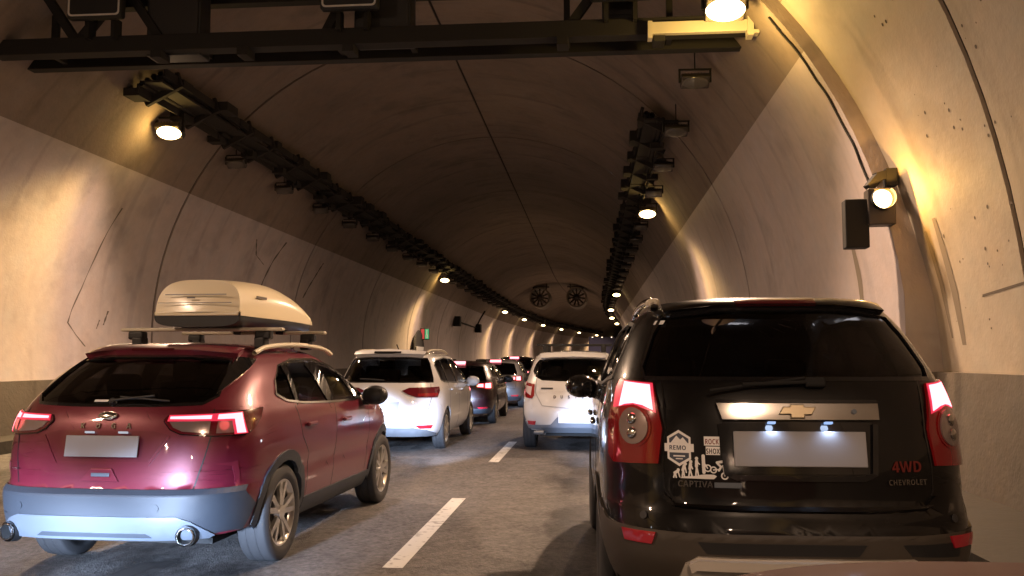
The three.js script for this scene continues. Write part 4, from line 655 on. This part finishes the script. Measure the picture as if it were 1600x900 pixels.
    ring(0.735, 0.62, 0.11, 0.05); ring(0.93, 0.84, 0.12, 0.055); seg(0.05, [0.735, 0.62], [0.84, 0.6], [0.9, 0.45], [0.93, 0.84]); seg(0.1, [0.8, 0.34], [0.9, 0.3]); seg(0.08, [0.81, 0.38], [0.87, 0.5], [0.83, 0.64]); dot(0.93, 0.24, 0.06);
  }, 'white sticker of figures walking up to a cyclist');
  add('window_sticker', box(0.075, 0.028, 0.002), M.whitePrint).applyMatrix4(sh.seat(-0.66, 1.70, 0.0));
  add('brake_lamp_strip', sh.patch([[-0.22, 1.795], [0.2, 1.795], [0.2, 1.775], [-0.22, 1.775]], 's', 1, 0.03, 0.02), M.darkRed);
  add('roof_spoiler', sh.panel([[-0.66, 1.785], [-0.62, 1.745], [-0.3, 1.77], [0.3, 1.77], [0.62, 1.745], [0.66, 1.785], [0.3, 1.81], [-0.3, 1.81]], [], 0.026, 0.03, 0.08), paint);
  add('bumper_strip', sh.strip([[-0.53, 0.528], [-0.50, 0.54], [0.50, 0.54], [0.53, 0.528]], 's', 1, 0.03, 0.075, 0.07), std(0.6, 0.55, 0.48, 0.45));
  add('rear_wiper', [bar(V3(0.0, 0.0, 0.02), V3(-0.36, -0.02, 0.03), 0.01), bar(V3(-0.05, 0.02, 0.02), V3(-0.52, -0.05, 0.025), 0.008), box(0.1, 0.05, 0.04, 0, 0, 0.01, 0.015)], M.under).applyMatrix4(sh.seat(0.1, 1.375, 0.012));
}
// ---------- white people carrier ahead of the red car ----------
const sym = (pts) => [...pts, ...pts.slice().reverse().filter(([s]) => s !== 0).map(([s, y]) => [-s, y])];
{
  const paint = carPaint(0.62, 0.62, 0.63, { metalness: 0.05 });
  const c = makeCar({
    name: 'car', category: 'car', label: 'white people carrier with dark red wedge tail lights ahead of the red car', pos: [-3.36, 0, -14.05], yaw: -0.012, paint, zc: -2.1, q: 9, roofRise: 0.035,
    levels: [[0.24, 0.82, 0.12, 4.3, 3.4], [0.34, 0.87, 0.03, 4.45, 3.4], [0.5, 0.905, 0, 4.5, 3.4], [0.7, 0.915, 0.01, 4.5, 3.2], [0.86, 0.915, 0.03, 4.45, 3.1], [1.0, 0.90, 0.06, 4.2, 3.0], [1.12, 0.865, 0.10, 3.9, 3.0], [1.3, 0.80, 0.2, 3.4, 3.0], [1.45, 0.735, 0.3, 3.0, 3.0], [1.54, 0.68, 0.38, 2.7, 3.0], [1.585, 0.62, 0.46, 2.5, 3.0], [1.605, 0.54, 0.55, 2.3, 3.0]],
    rearGlass: [[-0.76, 1.125], [0.76, 1.125], [0.745, 1.2], [0.665, 1.43], [0.62, 1.505], [0.3, 1.525], [-0.3, 1.525], [-0.62, 1.505], [-0.665, 1.43], [-0.745, 1.2]],
    dlo: [[-0.62, 1.16], [-0.62, 1.40], [-0.78, 1.48], [-1.6, 1.525], [-2.3, 1.50], [-2.8, 1.36], [-3.3, 1.08], [-2.8, 1.06], [-1.6, 1.09], [-0.8, 1.12]], pillars: [[-1.15, -1.1, 1.1, 1.5, 0.06], [-2.05, -1.98, 1.07, 1.52, 0.1]], dloTrim: 0.018,
    wheels: { r: 0.335, w: 0.215, rear: -0.88, front: -3.68, track: 0.90, spokes: 7, twin: false }, arch: 0, bodyBottom: 0.25,
    mirror: [0.92, 1.08, -3.05], mirrorMat: paint, handles: [[-1.3, 0.98], [-2.35, 0.95]], seams: [[[-1.1, 1.1], [-1.15, 0.3]], [[-2.05, 1.07], [-2.08, 0.3]], [[-3.0, 1.06], [-3.1, 0.5]]],
    lamps: { y: 0.74, x: 0.6, cd: 60, rise: 0.6 },
  });
  const { sh, add, g } = c;
  for (const k of [1, -1]) {
    const t = add('tail_light', sh.patch([[0.30, 0.985], [0.42, 1.035], [0.98, 1.045], [1.0, 0.98], [0.93, 0.875], [0.55, 0.88], [0.42, 0.92]].map(([s, y]) => [s * k, y]), 's', 1, 0.014, 0.03), M.darkRed);
    add('lamp_lens', sh.patch([[0.55, 0.94], [0.93, 0.95], [0.93, 0.905], [0.56, 0.90]].map(([s, y]) => [s * k, y]), 's', 1, 0.02, 0.01), M.redLens, t);
    add('reflector', sh.patch([[0.52, 0.44], [0.84, 0.44], [0.80, 0.385], [0.60, 0.385]].map(([s, y]) => [s * k, y]), 's', 1, 0.012, 0.012), M.reflector);
    const pts = []; for (let i = 0; i <= 8; i++) pts.push(V3(k * 0.6, 1.60 + 0.06 * Math.sin(Math.PI * i / 8) ** 0.5, -0.6 - 1.9 * i / 8)); add('roof_rail', tube(pts, 0.02, 6, 24), M.galv);
  }
  add('lower_bumper', sh.panel(sym([[0, 0.40], [0.5, 0.40], [0.72, 0.36], [0.95, 0.30], [0.95, 0.26], [0, 0.26]]), [], 0.012, 0.03), std(0.12, 0.13, 0.15, 0.6));
  add('roof_spoiler', sh.panel([[-0.62, 1.555], [-0.58, 1.515], [0, 1.53], [0.58, 1.515], [0.62, 1.555], [0, 1.585]], [], 0.09, 0.09), paint);
  add('brake_lamp_strip', sh.patch([[-0.22, 1.548], [0.22, 1.548], [0.22, 1.528], [-0.22, 1.528]], 's', 1, 0.1, 0.02), M.gloss);
  add('tailgate_gap', sh.strip([[-0.78, 1.1], [-0.8, 0.86], [-0.7, 0.55], [0.7, 0.55], [0.8, 0.86], [0.78, 1.1]], 's', 1, 0.008, 0.001, 0.003), M.black);
  add('number_plate', box(0.52, 0.12, 0.01), M.plate).applyMatrix4(sh.seat(0, 0.75, 0.01)); add('antenna', bar(V3(0.05, 1.63, -0.95), V3(0.05, 1.74, -0.75), 0.012), M.black);
  add('rear_wiper', bar(V3(0, 0, 0), V3(-0.4, 0.02, 0.01), 0.012), M.black).applyMatrix4(sh.seat(0, 1.15, 0.015));
}
// ---------- white off-roader in the right lane ----------
{
  const paint = carPaint(0.62, 0.62, 0.63, { metalness: 0.05 }), X = -0.32, Z = -14.45;
  const c = makeCar({
    name: 'car', category: 'car', label: 'white off-roader with roof bars, half hidden by the black car', pos: [X, 0, Z], yaw: -0.02, paint, zc: -2.0, q: 9, roofRise: 0.04,
    levels: [[0.30, 0.74, 0.10, 4.1, 3.2], [0.42, 0.81, 0.03, 4.25, 3.2], [0.62, 0.865, 0, 4.3, 3.2], [0.8, 0.865, 0.02, 4.28, 3.1], [0.95, 0.85, 0.05, 4.1, 3.0], [1.08, 0.83, 0.08, 3.7, 3.0], [1.2, 0.79, 0.12, 3.4, 3.0], [1.38, 0.73, 0.2, 3.0, 3.0], [1.5, 0.68, 0.28, 2.7, 3.0], [1.57, 0.63, 0.36, 2.5, 3.0], [1.61, 0.55, 0.46, 2.3, 3.0]],
    rearGlass: [[-0.5, 1.16], [0, 1.14], [0.5, 1.16], [0.62, 1.215], [0.66, 1.3], [0.63, 1.40], [0.565, 1.475], [0.3, 1.50], [-0.3, 1.50], [-0.565, 1.475], [-0.63, 1.40], [-0.66, 1.3], [-0.62, 1.215]],
    dlo: [[-0.6, 1.2], [-0.7, 1.42], [-1.6, 1.5], [-2.3, 1.47], [-2.9, 1.15], [-1.8, 1.13]], pillars: [[-1.95, -1.9, 1.12, 1.5, 0.1]], rearTint: M.clear, sideTint: M.clear,
    wheels: { r: 0.345, w: 0.22, rear: -0.82, front: -3.49, track: 0.86, spokes: 5, twin: false }, arch: 0.06, bodyBottom: 0.33, mirror: [0.85, 1.12, -2.9],
  });
  const { sh, add, g } = c;
  const cl = [[0, 0.56], [0.25, 0.56], [0.36, 0.44], [0.85, 0.42], [1.0, 0.5], [0.95, 0.36], [0, 0.34]];
  add('lower_bumper', sh.panel(sym(cl), [], 0.014, 0.03), std(0.16, 0.18, 0.22, 0.6));
  add('skid_plate', sh.panel(sym([[0, 0.40], [0.52, 0.40], [0.44, 0.32], [0, 0.32]]), [], 0.03, 0.03), M.silver);
  add('exhaust_pipe', bar(V3(-0.62, 0.30, -0.1), V3(-0.45, 0.31, 0.03), 0.035, 10), M.silver);
  for (const k of [1, -1]) {
    const t = add('tail_light', sh.patch([[0.655, 1.085], [0.86, 1.11], [0.93, 1.05], [0.92, 0.87], [0.70, 0.85], [0.655, 0.9]].map(([s, y]) => [s * k, y]), 's', 1, 0.016, 0.03), M.redLens);
    add('lamp_lens', sh.patch([[0.70, 1.04], [0.87, 1.06], [0.87, 0.96], [0.72, 0.9]].map(([s, y]) => [s * k, y]), 's', 1, 0.022, 0.012), phys(0.6, 0.5, 0.5, { roughness: 0.15, clearcoat: 1 }), t);
    add('reflector', sh.patch([[0.62, 0.49], [0.82, 0.49], [0.82, 0.43], [0.64, 0.43]].map(([s, y]) => [s * k, y]), 's', 1, 0.018, 0.02), M.reflector);
  }
  add('tailgate_gap', sh.strip([[-0.62, 1.18], [-0.63, 0.95], [-0.5, 0.74], [-0.15, 0.71], [0, 0.69], [0.15, 0.71], [0.5, 0.74], [0.63, 0.95], [0.62, 1.18]], 's', 1, 0.014, 0.004, 0.006), std(0.3, 0.3, 0.31, 0.5));
  'DUSTER'.split('').forEach((ch, i) => add('letter', text(ch, 0.05), M.chrome).applyMatrix4(sh.seat(-0.29 + i * 0.115, 0.86, 0.005)));
  add('badge', box(0.2, 0.025, 0.006), M.trim).applyMatrix4(sh.seat(-0.42, 1.02, 0.005)); add('emblem', new THREE.TorusGeometry(0.04, 0.01, 6, 20), M.chrome).applyMatrix4(sh.seat(0.05, 0.99, 0.01));
  add('number_plate', box(0.52, 0.15, 0.012), phys(0.85, 0.85, 0.86, { roughness: 0.4 })).applyMatrix4(sh.seat(0.03, 0.545, 0.022));
  add('roof_spoiler', sh.panel([[-0.6, 1.56], [-0.55, 1.495], [0, 1.515], [0.55, 1.495], [0.6, 1.56], [0, 1.59]], [], 0.04, 0.05), paint);
  const r = thing('roof_rack', 'dark roof bars on the white off-roader in the right lane', 'roof rack', [X, 0, Z], -0.02);
  for (const z of [-0.85, -1.75]) { part('crossbar', box(1.3, 0.03, 0.06, 0, 1.745, z, 0.01), M.black, r); for (const x of [-0.5, 0.5]) part('foot', box(0.08, 0.12, 0.09, x, 1.68, z, 0.02), M.black, r); }
}
// ---------- three dark cars farther along the left lane ----------
function smallCar(o) {
  const k = o.h / 1.45, c = makeCar({
    name: 'car', category: 'car', label: o.label, pos: o.pos, yaw: o.yaw ?? 0, paint: o.paint, zc: -1.9, q: 8, roofRise: 0.04,
    levels: [[0.2, 0.8, 0.1, 4.0, 3.2], [0.35, 0.86, 0.02, 4.15, 3.2], [0.55, 0.885, 0, 4.2, 3.2], [0.75, 0.885, 0.03, 4.15, 3.1], [0.9, 0.87, 0.06, 3.9, 3.0], [1.0, 0.84, 0.1, 3.5, 3.0], [1.15, 0.77, 0.25, 3.0, 3.0], [1.28, 0.70, 0.38, 2.7, 3.0], [1.36, 0.64, 0.47, 2.4, 3.0], [1.405, 0.54, 0.6, 2.1, 3.0]].map(([y, ...r]) => [y * k, ...r]),
    rearGlass: [[-0.68, 0.99 * k], [0.68, 0.99 * k], [0.66, 1.08 * k], [0.57, 1.30 * k], [0.3, 1.325 * k], [-0.3, 1.325 * k], [-0.57, 1.30 * k], [-0.66, 1.08 * k]],
    dlo: [[-0.62, 1.06 * k], [-0.8, 1.24 * k], [-1.6, 1.33 * k], [-2.2, 1.28 * k], [-2.8, 0.98 * k], [-1.6, 0.97 * k]], pillars: [[-1.75, -1.7, 0.97 * k, 1.33 * k, 0.09]],
    wheels: { r: 0.32, w: 0.2, rear: -0.8, front: -3.35, track: 0.87, spokes: 7, twin: false }, bodyBottom: 0.24, mirror: [0.87, 0.98 * k, -2.7], handles: [[-1.1, 0.85 * k], [-2.0, 0.84 * k]], seams: [[[-1.75, 0.97 * k], [-1.78, 0.3]]], lamps: o.lamps,
  });
  const { sh, add, g } = c;
  add('lower_bumper', sh.panel(sym([[0, 0.36], [0.9, 0.38], [0.9, 0.26], [0, 0.26]]), [], 0.012, 0.03), o.bumper ?? M.cladding);
  for (const s of [1, -1]) {
    const t = add('tail_light', sh.patch([[0.46, 0.84 * k], [0.5, 0.93 * k], [0.95, 0.95 * k], [0.97, 0.82 * k], [0.8, 0.78 * k]].map(([a, y]) => [a * s, y]), 's', 1, 0.014, 0.03), M.redLens);
    add('brake_lamp', sh.patch([[0.5, 0.85 * k], [0.52, 0.91 * k], [0.64, 0.915 * k], [0.64, 0.84 * k]].map(([a, y]) => [a * s, y]), 's', 1, 0.02, 0.01), M.brake, t);
    add('brake_lamp', sh.patch([[0.69, 0.825 * k], [0.69, 0.925 * k], [0.86, 0.93 * k], [0.86, 0.82 * k]].map(([a, y]) => [a * s, y]), 's', 1, 0.02, 0.01), M.brakeHot, t);
    add('reflector', sh.patch([[0.5, 0.40], [0.78, 0.41], [0.74, 0.37], [0.54, 0.37]].map(([a, y]) => [a * s, y]), 's', 1, 0.018, 0.02), M.reflector);
    { const q = sh.point(0.72 * s, 0.87 * k).addScaledVector(sh.normal(0.72 * s, 0.87 * k), 0.04); redLight(g, q.x, q.y, q.z, o.red ?? 1.2); }
  }
  add('brake_lamp', sh.patch([[-0.17, 1.372 * k], [0.17, 1.372 * k], [0.17, 1.335 * k], [-0.17, 1.335 * k]], 's', 1, 0.06, 0.03), M.brakeHot);
  add('number_plate', box(0.52, 0.12, 0.01), M.plate).applyMatrix4(sh.seat(0, 0.7 * k, 0.01));
  add('tailgate_gap', sh.strip([[-0.7, 0.98 * k], [-0.66, 0.6], [0.66, 0.6], [0.7, 0.98 * k]], 's', 1, 0.009, 0.001, 0.003), M.black);
  return c;
}
smallCar({ label: 'dark maroon hatchback with both brake lamps glowing behind the white people carrier', pos: [-3.12, 0, -20.1], h: 1.47, paint: carPaint(0.02, 0.004, 0.007), lamps: { y: 0.7, x: 0.6, cd: 70, rise: 0.8 }, red: 1.6 });
smallCar({ label: 'silver grey hatchback with black roof, third car beyond the red one', pos: [-2.98, 0, -26.9], h: 1.50, paint: carPaint(0.11, 0.11, 0.12), lamps: { y: 0.7, x: 0.6, cd: 20, rise: 0.5 } });
smallCar({ label: 'dark car at the far end of the left lane with a glowing tail light', pos: [-2.98, 0, -33.6], h: 1.62, paint: carPaint(0.03, 0.022, 0.035) });
// the car behind the red one, just outside the picture: its lamps light the red car
smallCar({ label: 'grey car waiting behind the red crossover, lamps on, beside the viewer', pos: [-3.35, 0, 2.3], h: 1.5, paint: carPaint(0.15, 0.15, 0.16), lamps: { y: 0.68, x: 0.6, cd: 400, rise: 2.8, cone: 15 } });
// ---------- dark lorry far ahead ----------
{
  const t = thing('lorry', 'dark box lorry far ahead above the white off-roader', 'lorry', at(4.2, 0, 84).toArray(), head(84));
  part('cargo_box', box(2.5, 2.5, 6, 0, 2.35, -3, 0.04), std(0.03, 0.03, 0.06, 0.6), t); part('rear_door', [box(1.18, 2.3, 0.04, -0.6, 2.35, 0.02), box(1.18, 2.3, 0.04, 0.6, 2.35, 0.02)], std(0.04, 0.04, 0.09, 0.5), t);
  part('chassis', box(2.2, 0.3, 7, 0, 0.95, -3.4), M.black, t); part('cab', box(2.3, 2.2, 1.8, 0, 1.7, -7.2, 0.12), std(0.05, 0.05, 0.1, 0.5), t); part('bumper', box(2.3, 0.16, 0.12, 0, 0.6, 0.05, 0.03), M.trim, t);
  for (const s of [1, -1]) { part('tail_light', box(0.3, 0.14, 0.05, s * 0.95, 0.8, 0.08, 0.02), M.redLens, t); for (const z of [-1.6, -6.8]) part('wheel', tyreGeo(0.48, 0.5), M.tyre, t).position.set(s * 0.95, 0.48, z); }
  for (const x of [-0.9, 0, 0.9]) part('marker_lamp', box(0.1, 0.06, 0.04, x, 3.55, 0.03, 0.01), glow(1, 0.75, 0.5, 4), t);
}
// ---------- the viewer's own car: bonnet and nose ----------
{
  const t = thing('car', 'dull red bonnet of the viewer\'s own car along the bottom edge', 'car', [0.86, 0, 0]);
  const red = carPaint(0.06, 0.012, 0.007, { roughness: 0.75, clearcoat: 0.1, specularIntensity: 0.4 });
  const by = (x, z) => { const u = Math.abs(x) / 0.86, e = Math.max(0, (-z - 1.2) / 1.1); return 1.18 - 0.1 * Math.pow(u, 3.5) - 0.10 * u * u * Math.max(0, -x) - 0.14 * e * e - 0.05 * e; };
  part('bonnet', [sheet((u, v) => { const x = (u - 0.5) * 1.7, z = -0.95 - 1.25 * v; return V3(x, by(x, z), z); }, 30, 20, (u, v) => [u, v]), sheet((u, v) => { const x = (u - 0.5) * 1.7; return V3(x, by(x, -2.2) - 0.25 * v, -2.2 - 0.05 * Math.sin(v * 1.5)); }, 30, 4, (u, v) => [u, v])], red, t);
  part('fender', [sheet((u, v) => V3(-0.85 - 0.04 * Math.sin(v * Math.PI), by(-0.85, -0.95 - 1.25 * u) - 0.6 * v, -0.95 - 1.25 * u), 16, 6, (u, v) => [u, v]), sheet((u, v) => V3(0.85 + 0.04 * Math.sin(v * Math.PI), by(0.85, -0.95 - 1.25 * u) - 0.6 * v, -0.95 - 1.25 * u), 16, 6, (u, v) => [u, v])], red, t);
  part('front_bumper', box(1.7, 0.5, 0.2, 0, 0.5, -2.2, 0.08), red, t); part('grille', box(1.0, 0.16, 0.05, 0, 0.72, -2.28, 0.02), M.black, t);
  for (const s of [1, -1]) part('wheel', tyreGeo(0.34, 0.22), M.tyre, t).position.set(s * 0.74, 0.34, -1.55);
}
scene.traverse((o) => { if (o.isMesh) o.castShadow = o.receiveShadow = true; });
renderer.render(scene, camera);
